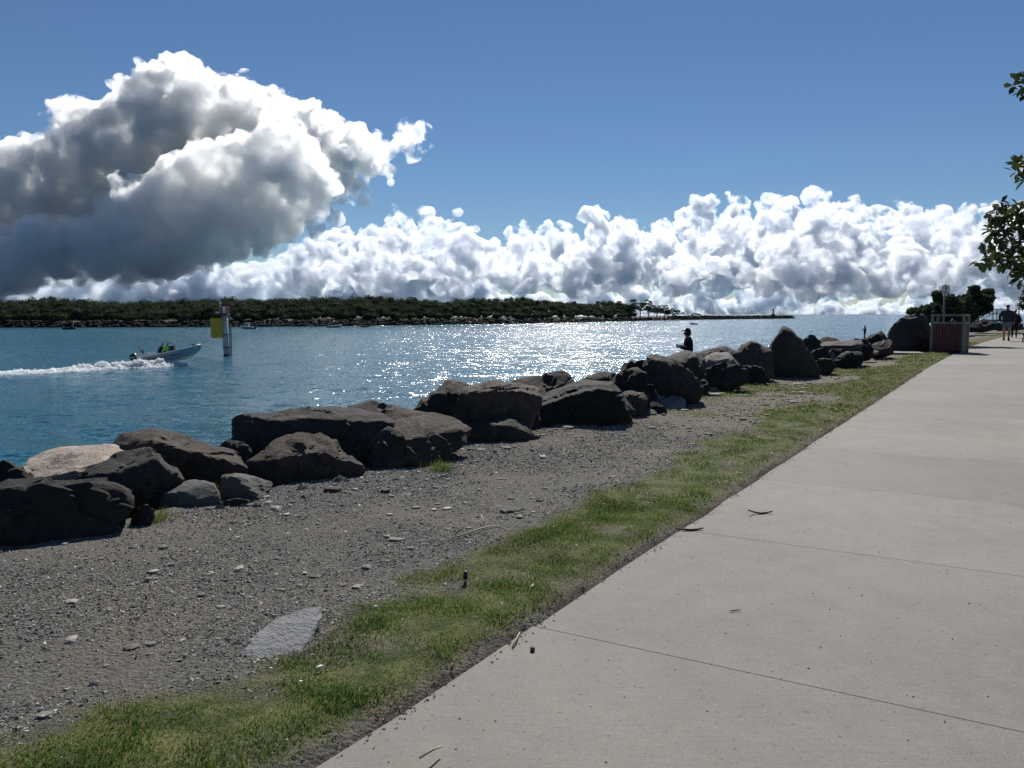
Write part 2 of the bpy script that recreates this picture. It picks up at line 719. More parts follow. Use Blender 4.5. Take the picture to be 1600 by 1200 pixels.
def build_ground():
    sv = np.concatenate([np.arange(-14, -2, 0.5), np.arange(-2, 14, 0.07), np.arange(14, 40, 0.25), np.arange(40, 90, 1.0), np.arange(90, 420, 10.0)])
    tv = np.concatenate([np.arange(-150, -10, 10.0), np.arange(-10, -2, 0.8), np.arange(-2, 1.5, 0.25), np.arange(1.5, 5.6, 0.06),
                         np.arange(5.6, 15, 0.35), [15.5, 20, 30]])
    S, T = np.meshgrid(sv, tv, indexing='ij')
    s, t = S.ravel(), T.ravel()
    x, y = st2xy(s, t)
    z = ground_z(s, t)
    rough = np.clip((t - 5.0) / 0.6, 0, 1)
    z = z + rough * 0.25 * fbm(np.stack([x, y, z], 1) * 1.4, 3)
    a, b = len(sv), len(tv)
    idx = np.arange(a * b).reshape(a, b)
    F = np.stack([idx[:-1, :-1], idx[1:, :-1], idx[1:, 1:], idx[:-1, 1:]], -1).reshape(-1, 4)[:, ::-1]
    me = mesh_np('ground', np.stack([x, y, z], 1), F[:, ::-1])
    g = grass_mask(s, t)
    soil = np.clip((T_EDGE + 0.10 + 0.14 * fbm(st3(s, t, 3.0), 3) - t) / 0.08, 0, 1)
    dry = np.clip((s - 6.0) / 7.0, 0, 1) * 0.75
    for nm, val in (('grass', g), ('soil', soil), ('bank', rough), ('dry', dry)):
        at = me.attributes.new(nm, 'FLOAT', 'POINT')
        at.data.foreach_set('value', val.astype(np.float32))
    smooth(me)
    obj('ground', me, ground_material(), kind='structure', label='grey gravel and grass verge between the path and the boulders')


build_ground()


# ------------------------------------------------------------------ concrete path
def concrete_material():
    m, t, b = new_mat('broomed_concrete')
    p = pos(t)
    oi = t.nodes.new('ShaderNodeObjectInfo')
    rnd = N(t, oi.outputs['Random'])
    big = noise(t, p, 0.55, 5, 0.6)
    mid = noise(t, p, 5.0, 6, 0.65)
    grit = noise(t, p, 120.0, 4, 0.75)
    agg = voronoi(t, p, 190.0)
    c = mixc(t, big.step(0.3, 0.7), (0.19, 0.18, 0.158), (0.262, 0.251, 0.222))
    c = mixc(t, mid.step(0.30, 0.75) * 0.45, c, (0.31, 0.296, 0.263))
    c = mixc(t, grit.step(0.52, 0.72) * 0.75, c, (0.115, 0.108, 0.096))
    c = mixc(t, grit.step(0.46, 0.30) * 0.6, c, (0.42, 0.405, 0.37))
    spots = noise(t, p, 38.0, 2, 0.5)
    c = mixc(t, spots.step(0.66, 0.71) * 0.7, c, (0.075, 0.07, 0.063))
    stain = noise(t, p, 1.7, 6, 0.7)
    c = mixc(t, stain.step(0.52, 0.68) * 0.35, c, (0.16, 0.15, 0.128))
    speck = noise(t, p, 42.0, 6, 0.82)
    c = mixc(t, speck.step(0.52, 0.68) * 0.55, c, (0.12, 0.113, 0.10))
    c = mixc(t, speck.step(0.46, 0.34) * 0.45, c, (0.37, 0.357, 0.325))
    c = mixc(t, rnd * 0.34, c, (0.17, 0.163, 0.145))
    rot = t.nodes.new('ShaderNodeMapping')
    rot.inputs['Rotation'].default_value = (0, 0, PA)
    rot.inputs['Scale'].default_value = (4.0, 170.0, 1.0)
    t.links.new(p.s, rot.inputs[0])
    broom = noise(t, N(t, rot.outputs[0]), 1.0, 3, 0.6)
    c = mixc(t, broom.step(0.5, 0.72) * 0.35, c, (0.16, 0.152, 0.135))
    t.links.new(c.s, b.inputs['Base Color'])
    b.inputs['Roughness'].default_value = 0.85
    b.inputs['Specular IOR Level'].default_value = 0.3
    bump(t, b, grit * 0.7 + mid * 0.5 - agg * 0.2 + broom * 0.5, 0.7, 0.004)
    return m


MAT_CONC = concrete_material()
JOINT = 1.87


def build_path():
    base_m = simple_mat('joint_grout', (0.05, 0.047, 0.042), 0.9)
    # bed under the slabs, seen only in the joints
    sv = np.concatenate([np.arange(-12, 60, 0.9), np.arange(60, 200, 4.0)])
    V, F = [], []
    for i, s in enumerate(sv):
        for t in (T_EDGE - 0.03, T_RIGHT + 0.03):
            x, y = st2xy(s, t)
            V.append((float(x), float(y), -0.02))
        if i:
            k = i * 2
            F.append((k - 2, k, k + 1, k - 1))
    me = mesh_np('footpath', V, np.array(F)[:, ::-1])
    root = obj('footpath', me, base_m, kind='structure', label='wide pale concrete footpath running along the boulders')
    s = -8.29
    lr = np.random.default_rng(3)
    k = 0
    while s < 190:
        L = JOINT if s < 60 else JOINT * 8
        g = 0.007 if k % 3 == 0 else 0.0035
        s0, s1 = s + g / 2, s + L - g / 2
        n = 5 if s < 20 else 3
        rows = np.linspace(s0, s1, n)
        top, bot = [], []
        nt = 9
        jl = [lr.normal() * 0.006 for _ in rows]
        for r_, j in zip(rows, jl):
            for q, tt in enumerate(np.linspace(T_EDGE, T_RIGHT, nt)):
                x, y = st2xy(r_ + (T_EDGE - tt) * 0.06, tt + (j if q == 0 else 0))
                top.append((float(x), float(y), 0.0))
        V = list(top)
        F = []
        for a in range(n - 1):
            for q in range(nt - 1):
                i = a * nt + q
                F.append((i, i + 1, i + nt + 1, i + nt))
        # side skirts
        ring = [q for q in range(nt)] + [a * nt + nt - 1 for a in range(1, n)] + [(n - 1) * nt + q for q in range(nt - 2, -1, -1)] + [a * nt for a in range(n - 2, 0, -1)]
        o = len(V)
        for i in ring:
            V.append((V[i][0], V[i][1], -0.12))
        for a in range(len(ring)):
            b_ = (a + 1) % len(ring)
            F.append((ring[b_], ring[a], o + a, o + b_))
        me = mesh_np('slab', V, np.array(F)[:, ::-1])
        smooth(me, False)
        obj('slab', me, MAT_CONC, root)
        s += L
        k += 1


build_path()


# ------------------------------------------------------------------ water
def water_material():
    m, t, b = new_mat('sea_water')
    p = pos(t)
    b.inputs['Base Color'].default_value = (0.006, 0.055, 0.085, 1)
    big = noise(t, p, 0.012, 4, 0.6)
    c = mixc(t, big.step(0.35, 0.65), (0.014, 0.098, 0.150), (0.024, 0.130, 0.182))
    t.links.new(c.s, b.inputs['Base Color'])
    b.inputs['Roughness'].default_value = 0.16
    b.inputs['IOR'].default_value = 1.333
    b.inputs['Specular IOR Level'].default_value = 0.5
    mp = t.nodes.new('ShaderNodeMapping')
    mp.inputs['Rotation'].default_value = (0, 0, R(-10))
    mp.inputs['Scale'].default_value = (0.6, 1.0, 1.0)
    t.links.new(p.s, mp.inputs[0])
    q = N(t, mp.outputs[0])
    # wave slopes of four sizes add up to the facet normal (sharp enough for the sun to glint on single waves)
    gust = noise(t, p, 0.02, 4, 0.6).step(0.3, 0.7) * 0.6 + 0.7

    def slope(scale, gain, detail=2.0, rough=0.5):
        c = noise(t, q, scale, detail, rough, dist=0.25, color=True)
        return vmath(t, 'SCALE', vmath(t, 'SUBTRACT', c, (0.5, 0.5, 0.5)), scale=gain)
    sl = vmath(t, 'ADD', slope(0.16, 0.24), slope(0.6, 0.55))
    small = vmath(t, 'ADD', slope(2.2, 1.0), slope(8.0, 1.05))
    sl = vmath(t, 'ADD', sl, vmath(t, 'SCALE', small, scale=gust))
    # wind waves: the face towards the bank is the steeper one
    sp = t.nodes.new('ShaderNodeSeparateXYZ')
    t.links.new(sl.s, sp.inputs[0])
    sx, sy = N(t, sp.outputs[0]), N(t, sp.outputs[1])
    sy = sy - (sy.min(0.0) * sy.min(0.0)) * 1.6
    cb = t.nodes.new('ShaderNodeCombineXYZ')
    link(t, sx * 1.1, cb.inputs[0])
    link(t, sy * 1.1, cb.inputs[1])
    cb.inputs[2].default_value = 1.0
    nv = N(t, cb.outputs[0])
    nv = vmath(t, 'NORMALIZE', nv)
    t.links.new(nv.s, b.inputs['Normal'])
    return m


def build_water():
    # fan of cells from the bank to the horizon
    rv = np.concatenate([np.geomspace(3, 600, 90), np.geomspace(700, 38000, 14)])
    av = np.linspace(R(-100), R(75), 120)
    A, RR = np.meshgrid(av, rv, indexing='ij')
    x, y = (RR * np.sin(A)).ravel(), (RR * np.cos(A)).ravel()
    z = np.full_like(x, WATER_Z)
    n1, n2 = len(av), len(rv)
    idx = np.arange(n1 * n2).reshape(n1, n2)
    F = np.stack([idx[:-1, :-1], idx[1:, :-1], idx[1:, 1:], idx[:-1, 1:]], -1).reshape(-1, 4)
    me = mesh_np('water', np.stack([x, y, z], 1), F[:, ::-1])
    smooth(me)
    obj('water', me, water_material(), kind='structure', label='rippled blue channel water glittering under the sun')


build_water()


# ------------------------------------------------------------------ boulders
def rock_material(name, dark, light, lichen=(0.30, 0.29, 0.26), lich=0.25, grain=1.0):
    m, t, b = new_mat(name)
    p = pos(t)
    big = noise(t, p, 2.2 * grain, 5, 0.6)
    mid = noise(t, p, 11 * grain, 6, 0.68)
    fine = noise(t, p, 70 * grain, 4, 0.7)
    c = mixc(t, (big * 0.6 + mid * 0.6 - 0.1).step(0.3, 0.75), dark, light)
    c = mixc(t, fine.step(0.55, 0.85) * 0.5, c, tuple(x * 0.35 for x in dark))
    spot = voronoi(t, p, 16 * grain)
    sm = (spot.step(0.30, 0.16) * big.step(0.5, 0.62) + mid.step(0.66, 0.74) * 0.6) * lich
    c = mixc(t, sm.clamp(), c, lichen)
    # no two boulders of quite the same stone
    oi = t.nodes.new('ShaderNodeObjectInfo')
    rv = N(t, oi.outputs['Random'])
    av = tuple((x + y) / 2 for x, y in zip(dark, light))
    gy = sum(av) / 3
    c = mixc(t, (rv * 7.31)._m('FRACT') * 0.55, c, (gy * 1.25, gy * 1.27, gy * 1.28))
    c = mixc(t, 1.0, c, mixc(t, rv, (0.7, 0.7, 0.7), (1.55, 1.5, 1.45)), 'MULTIPLY')
    t.links.new(c.s, b.inputs['Base Color'])
    link(t, mid * 0.25 + 0.66, b.inputs['Roughness'])
    b.inputs['Specular IOR Level'].default_value = 0.2
    bump(t, b, mid * 1.0 + fine * 0.35 + big * 0.6, 1.0, 0.045)
    return m


ROCK = {
    'basalt': rock_material('rock_basalt', (0.012, 0.0112, 0.0105), (0.055, 0.046, 0.039), lichen=(0.19, 0.18, 0.16), lich=0.45),  # extra pale lichen here also stands in for brighter sunlit faces
    'brown': rock_material('rock_brown', (0.022, 0.0170, 0.0135), (0.092, 0.069, 0.054), lichen=(0.20, 0.18, 0.155), lich=0.4),
    'grey': rock_material('rock_grey', (0.055, 0.058, 0.060), (0.15, 0.152, 0.15), lich=0.1),
    'tan': rock_material('rock_tan', (0.19, 0.145, 0.105), (0.38, 0.31, 0.24), lich=0.15),
    'pale': rock_material('rock_pale', (0.11, 0.10, 0.09), (0.27, 0.255, 0.23), lich=0.3),
    'slate': rock_material('rock_slate', (0.12, 0.128, 0.135), (0.21, 0.22, 0.225), lich=0.05, grain=0.6),
    'granite': rock_material('rock_granite', (0.034, 0.026, 0.022), (0.080, 0.062, 0.052), lich=0.12, lichen=(0.16, 0.14, 0.12)),
}


def hull_planes(pts):
    bm = bmesh.new()
    for p in pts:
        bm.verts.new(p)
    bmesh.ops.convex_hull(bm, input=bm.verts)
    bm.normal_update()
    c = np.mean([p[:] for p in pts], axis=0)
    pl = []
    for f in bm.faces:
        n = np.array(f.normal[:])
        q = np.array(f.verts[0].co[:])
        d = float(n @ (q - c))
        if d < 0:
            n, d = -n, -d
        pl.append((*n, d))
    bm.free()
    pl = np.array(pl)
    # merge almost parallel planes
    keep = []
    for r_ in pl:
        if not any(np.dot(r_[:3], k[:3]) > 0.995 for k in keep):
            keep.append(r_)
    return c, np.array(keep)


ROCKS = []


def rock(label, mat, Y, outline, edge=(), thick=None, lean=None, p=26, rough=1.0, sub=4, ext=0.0, name='boulder', group='boulders of the sea wall', chips=9, lift=0.0):
    """outline: photo pixels of the silhouette; Y: distance of its front foot; edge: (px, py, dY) extra ridge points"""
    o = np.array(outline, float)
    y0, y1 = o[:, 1].max(), o[:, 1].min()
    w = (o[:, 0].max() - o[:, 0].min()) / FPX * Y
    h = (y1 - y0) / FPX * Y
    hh = abs(h)
    if lean is None:
        lean = 0.55 * max(hh, 0.35 * w)
    if thick is None:
        thick = 0.75 * w + 0.25 * hh
    pts = []
    cx, cy = o.mean(0)
    for px, py in outline:
        k = (y0 - py) / max(y0 - y1, 1e-6)
        pts.append(P(px, py, Y + lean * k))
    for px, py, d in edge:
        pts.append(P(px, py, Y + d))
    back = []
    for px, py in outline[::2]:
        k = (y0 - py) / max(y0 - y1, 1e-6)
        qx, qy = cx + (px - cx) * 0.82, cy + (py - cy) * 0.85
        back.append(P(qx, qy + 2, Y + lean * k + thick))
    # foot sunk below the ground
    foot = [P(px, py, Y + 0.15 * thick) + Vector((0, 0, -0.12 * hh - 0.05 - ext)) for px, py in outline if py > y0 - 0.35 * (y0 - y1)]
    allp = pts + back + foot
    c, pl = hull_planes(allp)
    lr = np.random.default_rng(abs(hash(label)) % (2 ** 31) if False else sum(ord(ch) * (i + 7) for i, ch in enumerate(label)))
    iv, fc = ICO[sub]
    A = np.array([q[:] for q in allp])
    ex = (A.max(0) - A.min(0)) / 2
    d = iv * ex
    d = d / np.linalg.norm(d, axis=1)[:, None]
    # a few chipped corners
    size = float(np.mean(ex))
    extra = []
    for k in range(chips):
        n = np.array([lr.normal() * 0.5, -1.0, lr.normal(0.15, 0.45)])
        n /= np.linalg.norm(n)
        sup = ((A - c) @ n).max()
        extra.append((*n, sup * lr.uniform(0.66, 0.92)))
    pl = np.vstack([pl, np.array(extra)]) if extra else pl
    nd = d @ pl[:, :3].T
    inv = np.where(nd > 1e-4, nd / np.maximum(pl[:, 3], 1e-3), 0.0)
    im = inv.max(1, keepdims=True)
    pp = min(p * 6.0, 260)
    r_ = ((inv / im) ** pp).sum(1) ** (-1.0 / pp) / im[:, 0] * (1 + 0.7 / pp)
    v = d * r_[:, None]
    # relief
    q = v + lr.uniform(0, 50, 3)
    amp = size * 0.070 * rough
    disp = fbm(q / size * 1.8, 6, 0.56) * amp
    ax = lr.normal(size=3)
    ax[2] += 0.8
    ax /= np.linalg.norm(ax)
    lv_ = (q @ ax) / size * lr.uniform(1.6, 3.0) + 0.9 * fbm(q / size * 1.2 + 5, 3)
    saw = lv_ - np.floor(lv_)
    disp = disp + (saw ** 2 - 0.33) * amp * 0.95
    crack = -np.exp(-(perlin(q / size * 1.5 + 31) / 0.03) ** 2) * amp * 0.6
    facet = (worley(q / size * lr.uniform(1.0, 1.5) + 71) - 0.5) * amp * 1.5
    disp = disp + facet + crack + fbm(q * 11, 3) * 0.012 * min(rough, 1.0)
    v = v * (1 + disp / r_)[:, None]
    me = mesh_np(name, v, fc)
    smooth(me)
    me.set_sharp_from_angle(angle=R(24))
    ob = obj(name, me, ROCK[mat], label=label, cat='rock' if name != 'boulder' else 'boulder', group=group)
    ob.location = Vector(c) + Vector((0, 0, lift))
    big = 1.0 if name != 'boulder' else 1.06
    ob.scale = (big, big, big)
    ROCKS.append(ob)
    return ob


def yg(py):
    return CAM_H * FPX / (py - 491)


def build_rocks():
    rock('massive flat-topped black boulder cut by the left edge of the photo', 'basalt', 4.75,
         [(-70, 768), (0, 757), (60, 753), (162, 751), (183, 757), (206, 768), (203, 792), (187, 816), (110, 842), (0, 862), (-70, 872)],
         edge=[(0, 770, .06), (60, 764, .1), (165, 762, .3), (-60, 776, 0), (190, 815, .45)], lean=.5, thick=.6, sub=5, p=34)
    rock('low brown boulder peeping above the massive flat-topped black boulder', 'brown', 5.7,
         [(-60, 735), (0, 721), (20, 727), (45, 744), (60, 760), (40, 790), (-60, 790)], sub=4, ext=.2)
    rock('pale tan boulder with sunlit rough top at the water edge', 'tan', 6.1,
         [(38, 738), (46, 718), (78, 706), (156, 695), (177, 699), (197, 714), (190, 745), (120, 765), (55, 765)],
         edge=[(60, 750, -.05), (120, 748, -.12), (165, 733, -.05)], lean=.85, thick=.4, sub=5, p=16, ext=.3)
    rock('black pyramid-shaped boulder in front of the brown-topped slab', 'basalt', 5.75,
         [(112, 752), (156, 737), (194, 712), (231, 701), (245, 714), (286, 753), (270, 768), (252, 790), (205, 797), (150, 790)],
         edge=[(243, 717, .1), (200, 760, -.12), (175, 745, 0)], lean=.45, thick=.5, sub=5, p=40)
    rock('large tilted slab with flat brown top beside the tan boulder', 'brown', 6.35,
         [(177, 700), (194, 681), (244, 673), (281, 680), (369, 714), (384, 731), (381, 742), (350, 790), (240, 800), (180, 740)],
         edge=[(205, 679, .85), (244, 693, .18), (281, 711, .08), (325, 728, .02), (345, 723, .1), (375, 735, .15)], lean=.85, thick=.35, sub=5, p=44, rough=.7, ext=.3)
    rock('angular grey stone with pale top at the gravel edge', 'grey', 5.68,
         [(250, 782), (260, 768), (300, 749), (333, 756), (345, 785), (331, 791), (256, 797)],
         edge=[(255, 775, .03), (288, 770, 0), (333, 760, .08)], lean=.3, thick=.15, sub=4, p=50, rough=.5)
    rock('wedge stone with white weathered edge beside the angular grey stone', 'pale', 5.85,
         [(349, 744), (374, 740), (426, 754), (412, 772), (404, 789), (388, 784), (347, 780)],
         edge=[(362, 748, .02), (395, 775, -.02), (402, 788, -.03)], lean=.4, thick=.15, sub=4, p=40)
    rock('low brown stone at the foot of the white-edged wedge', 'brown', 5.66,
         [(345, 783), (368, 777), (390, 780), (390, 792), (360, 795), (346, 791)], sub=3, name='stone', group='small stones along the gravel')
    rock('small light grey stone between the grey stone and the low brown one', 'pale', 5.58,
         [(333, 793), (340, 787), (352, 790), (355, 797), (335, 799)], sub=3, name='stone', group='small stones along the gravel')
    rock('dark upright stone next to a grass tuft by the massive boulder', 'basalt', 5.15,
         [(199, 825), (206, 805), (217, 793), (231, 788), (241, 796), (243, 808), (229, 819)], sub=4, name='stone', group='small stones along the gravel', thick=.1)
    rock('long smooth black boulder lying behind the rounded brown one', 'basalt', 7.2,
         [(364, 664), (369, 654), (387, 648), (484, 641), (537, 646), (587, 648), (606, 661), (606, 690), (580, 740), (385, 735), (366, 700)],
         edge=[(400, 664, .12), (500, 660, .05), (590, 668, .15)], lean=.55, thick=.55, sub=5, p=14, ext=.3)
    rock('rounded brown boulder with furrowed face in front of the long black one', 'brown', 6.65,
         [(380, 741), (397, 719), (444, 685), (472, 676), (503, 680), (518, 691), (571, 734), (550, 745), (506, 747), (459, 752), (410, 749)],
         edge=[(460, 720, .0), (505, 715, .0), (420, 735, -.02)], lean=.55, thick=.25, sub=5, p=14, rough=1.3)
    rock('brown boulder crest showing behind the long black boulder', 'brown', 8.1,
         [(546, 646), (553, 635), (575, 628), (587, 631), (668, 647), (660, 690), (560, 690)], sub=4, ext=.3, lean=.8)
    rock('big brown boulder with sunlit slope leaning over the gravel', 'brown', 7.05,
         [(572, 690), (581, 676), (622, 659), (681, 647), (706, 653), (738, 678), (700, 700), (682, 720), (648, 737), (609, 737), (574, 738)],
         edge=[(640, 705, .12), (605, 730, 0), (583, 682, .2), (690, 693, .25)], lean=.95, thick=.35, sub=5, p=18, rough=1.2)
    rock('thin dark wedge of stone leaning on the big sunlit brown boulder', 'basalt', 7.4,
         [(682, 718), (686, 700), (692, 692), (704, 703), (692, 715)], sub=3, thick=.08, name='stone', group='small stones along the gravel')
    rock('dark peaked boulder at the water side left of the broad brown one', 'basalt', 9.0,
         [(640, 642), (681, 613), (705, 593), (736, 603), (745, 612), (745, 690), (660, 690)],
         edge=[(700, 610, .2), (715, 640, -.1)], lean=.7, thick=.5, sub=4, p=30, ext=.3)
    rock('broad brown boulder with sunlit crown beside the dark peaked one', 'brown', 8.75,
         [(712, 625), (720, 608), (766, 597), (803, 600), (838, 607), (846, 620), (822, 640), (815, 665), (756, 672), (712, 672)],
         edge=[(730, 616, .25), (790, 615, .2), (825, 620, .3)], lean=.85, thick=.35, sub=5, p=20, ext=.2)
    rock('rounded grey-brown boulder half sunk in the gravel', 'brown', 8.5,
         [(716, 668), (737, 658), (756, 654), (794, 647), (813, 654), (829, 672), (831, 687), (803, 690), (770, 688), (730, 684)],
         edge=[(760, 665, .1), (800, 665, .08)], lean=.5, thick=.3, sub=4, p=12)
    rock('dark boulder crest by the water above the broad brown boulder', 'basalt', 10.4,
         [(797, 600), (831, 589), (875, 583), (887, 586), (896, 596), (890, 650), (810, 650)], lean=.7, sub=4, p=30, ext=.4)
    rock('long tilted slab with sunlit rough top and black overhung face', 'basalt', 9.65,
         [(819, 638), (844, 621), (885, 603), (909, 595), (932, 597), (958, 601), (985, 640), (980, 657), (930, 666), (870, 670), (833, 684), (822, 660)],
         edge=[(942, 610, .12), (911, 618, .05), (861, 639, .0), (836, 641, .02), (970, 625, .15)], lean=1.25, thick=.3, sub=5, p=46, rough=.8)
    rock('black boulder with thin bright rim at the foot of the tilted slab', 'basalt', 9.8,
         [(930, 634), (945, 627), (960, 634), (980, 635), (986, 650), (978, 662), (934, 667)], lean=.35, thick=.2, sub=4, p=40)
    rock('low dark boulder top behind the long tilted slab', 'basalt', 11.4,
         [(912, 592), (934, 583), (961, 584), (970, 600), (965, 630), (915, 620)], lean=.6, sub=4, ext=.4)
    rock('dark blocky boulder against the water left of the tall black one', 'basalt', 12.1,
         [(966, 584), (979, 567), (1013, 565), (1020, 590), (1010, 630), (970, 625)], lean=.5, sub=4, p=36, ext=.4)
    rock('rounded dark boulder standing before the blocky one', 'basalt', 11.0,
         [(955, 600), (963, 585), (982, 578), (995, 575), (1006, 581), (1012, 594), (1014, 620), (990, 632), (960, 628)], lean=.45, sub=4, p=12)
    rock('tall black boulder with straight slanting ridge and steep face', 'basalt', 12.0,
         [(1013, 560), (1022, 556), (1056, 564), (1084, 586), (1098, 605), (1084, 624), (1047, 628), (1014, 626)],
         edge=[(1050, 570, .25), (1080, 590, .15), (1018, 566, .2)], lean=.55, thick=.6, sub=5, p=40)
    rock('mottled squat boulder below the rounded dark one', 'granite', 10.6,
         [(963, 620), (982, 611), (1007, 614), (1012, 626), (1003, 643), (975, 648), (964, 638)], edge=[(985, 618, .1)], lean=.4, thick=.2, sub=4)
    rock('pale broken stone with hollow at the edge of the gravel', 'pale', 11.5,
         [(1024, 631), (1047, 617), (1067, 619), (1074, 630), (1069, 639), (1046, 642)], edge=[(1040, 636, .05)], lean=.55, thick=.1, sub=4, rough=1.6, name='stone', group='small stones along the gravel')
    rock('knobbly pale stone leaning behind the broken one', 'pale', 11.9,
         [(1013, 625), (1033, 610), (1044, 603), (1050, 609), (1046, 620), (1030, 630)], lean=.4, thick=.15, sub=4, rough=1.5, name='stone', group='small stones along the gravel')
    rock('small black stone in the shade below the broken pale one', 'basalt', 11.0,
         [(1008, 630), (1022, 627), (1040, 636), (1045, 646), (1026, 649), (1010, 646)], lean=.2, thick=.2, sub=3, name='stone', group='small stones along the gravel')
    rock('low stone with white upper edge next to the small black stone', 'grey', 10.85,
         [(991, 641), (1002, 635), (1014, 636), (1027, 644), (1021, 649), (994, 649)], lean=.25, thick=.1, sub=3, name='stone', group='small stones along the gravel')
    rock('low pale stone half buried before the tilted slab', 'pale', 9.3,
         [(852, 674), (867, 664), (888, 661), (913, 666), (905, 673), (875, 679), (855, 680)], lean=.45, thick=.1, sub=4, name='stone', group='small stones along the gravel')
    rock('brown-topped boulder on which the hooded person seems to stand', 'basalt', 13.6,
         [(1030, 570), (1043, 556), (1070, 549), (1088, 551), (1100, 562), (1104, 590), (1090, 606), (1040, 600)],
         edge=[(1048, 560, .35), (1088, 558, .3), (1060, 565, .1)], lean=.9, thick=.3, sub=4, p=40)
    rock('low smooth boulder top right behind the hooded person', 'granite', 16.5,
         [(1086, 558), (1106, 546), (1126, 543), (1145, 547), (1152, 560), (1150, 580), (1090, 580)], lean=.7, sub=4, p=12, ext=.3)
    rock('boulder with bright white patch on its crown', 'pale', 14.8,
         [(1090, 580), (1100, 561), (1112, 553), (1136, 551), (1151, 565), (1160, 580), (1150, 600), (1095, 600)],
         edge=[(1105, 563, .3), (1140, 562, .3)], lean=.8, thick=.3, sub=4, p=30)
    rock('dark triangular boulder in front of the white-crowned one', 'basalt', 14.1,
         [(1086, 592), (1100, 578), (1130, 566), (1150, 571), (1168, 579), (1168, 597), (1095, 602)], lean=.4, thick=.4, sub=4, p=36)
    rock('domed brown boulder left of the pale pyramid rock', 'granite', 16.4,
         [(1142, 556), (1160, 541), (1175, 535), (1186, 538), (1203, 548), (1206, 580), (1190, 596), (1160, 592), (1146, 580)], edge=[(1165, 550, .3)], lean=.7, thick=.5, sub=4, p=18)
    rock('tall pyramid-shaped granite rock with pale chipped tip', 'granite', 17.6,
         [(1189, 566), (1222, 513), (1227, 511), (1233, 514), (1254, 537), (1280, 577), (1277, 587), (1240, 590), (1203, 591), (1192, 575)],
         edge=[(1222, 518, .3), (1236, 521, .25), (1228, 560, -.1), (1265, 585, 0), (1205, 588, -.02)], lean=.5, thick=.45, sub=5, p=50, rough=.5, chips=2)
    rock('small rounded stone with bright rim at the foot of the pyramid rock', 'basalt', 16.6,
         [(1168, 590), (1178, 582), (1192, 583), (1200, 591), (1190, 596), (1172, 597)], lean=.25, thick=.2, sub=3, name='stone', group='small stones along the gravel')
    rock('flat pale slab lying on the grass before the triangular boulder', 'pale', 14.0,
         [(1080, 596), (1097, 588), (1153, 589), (1159, 596), (1125, 612), (1096, 612)], edge=[(1100, 608, .0), (1130, 606, .0)], lean=1.6, thick=.05, sub=4, p=30, rough=.5, name='stone', group='small stones along the gravel')
    rock('tiny bright flat stone in the grass near the flat pale slab', 'pale', 13.6,
         [(1112, 616), (1120, 612), (1133, 613), (1131, 618)], lean=.3, thick=.05, sub=3, name='stone', group='small stones along the gravel')
    rock('dark boulder rising directly behind the pyramid rock', 'basalt', 19.6,
         [(1248, 540), (1256, 530), (1266, 525), (1272, 525), (1281, 534), (1284, 555), (1256, 565)], lean=.5, sub=4, ext=.2)
    rock('low rounded boulder against the water behind the flat brown ledge', 'basalt', 22.5,
         [(1278, 534), (1286, 527), (1296, 527), (1311, 532), (1312, 545), (1280, 545)], lean=.6, sub=4, p=14, ext=.3)
    rock('flat brown ledge of rock between pyramid rock and far standing figure', 'brown', 21.2,
         [(1279, 538), (1300, 533), (1342, 531), (1350, 537), (1335, 546), (1290, 548)], edge=[(1290, 541, .1), (1330, 540, .1)], lean=1.4, thick=.2, sub=4, ext=.2)
    rock('black boulder in the shade right of the pyramid rock', 'basalt', 18.6,
         [(1262, 556), (1272, 547), (1290, 544), (1297, 556), (1296, 571), (1280, 577), (1268, 574)], lean=.4, sub=4)
    rock('dark angular boulder at the grass edge before the brown ledge', 'basalt', 20.6,
         [(1306, 561), (1317, 552), (1322, 549), (1344, 550), (1350, 560), (1345, 567), (1322, 571), (1308, 570)], edge=[(1325, 553, .2)], lean=.5, thick=.5, sub=4, p=36)
    rock('brown boulder with sunlit tilted top above the dark angular one', 'brown', 21.3,
         [(1318, 546), (1336, 539), (1345, 544), (1346, 553), (1325, 556)], edge=[(1322, 547, .1), (1343, 548, .1)], lean=.9, thick=.2, sub=4)
    rock('small jagged grey rock beside the sunlit tilted top', 'grey', 21.0,
         [(1302, 553), (1308, 546), (1315, 543), (1321, 551), (1312, 560), (1303, 560)], lean=.4, sub=3, rough=1.6)
    rock('small pale upright stone next to the black shaded boulder', 'grey', 20.0,
         [(1293, 556), (1299, 549), (1304, 552), (1305, 564), (1294, 567)], lean=.2, sub=3, name='stone', group='small stones along the gravel')
    rock('bright white stone on the ground beyond the pyramid rock', 'pale', 19.6,
         [(1295, 568), (1300, 565), (1305, 566), (1304, 570), (1296, 571)], lean=.2, thick=.1, sub=3, name='stone', group='small stones along the gravel')
    rock('dark boulder directly below the far standing figure', 'basalt', 23.2,
         [(1341, 536), (1350, 529), (1361, 537), (1364, 552), (1345, 558)], lean=.5, sub=4, ext=.1)
    rock('peaked boulder right beside the far standing figure', 'basalt', 25.5,
         [(1349, 534), (1362, 524), (1377, 518), (1385, 527), (1388, 542), (1360, 545)], edge=[(1370, 524, .2)], lean=.7, sub=4, p=36, ext=.2)
    rock('brown boulder between the peaked one and the huge rounded one', 'brown', 24.6,
         [(1360, 540), (1371, 535), (1390, 530), (1397, 538), (1390, 549), (1364, 550)], lean=.7, sub=4)
    rock('small light stone in front of the concrete pad', 'pale', 24.2,
         [(1360, 550), (1364, 546), (1372, 548), (1373, 551), (1362, 552)], lean=.2, thick=.1, sub=3, name='stone', group='small stones along the gravel')
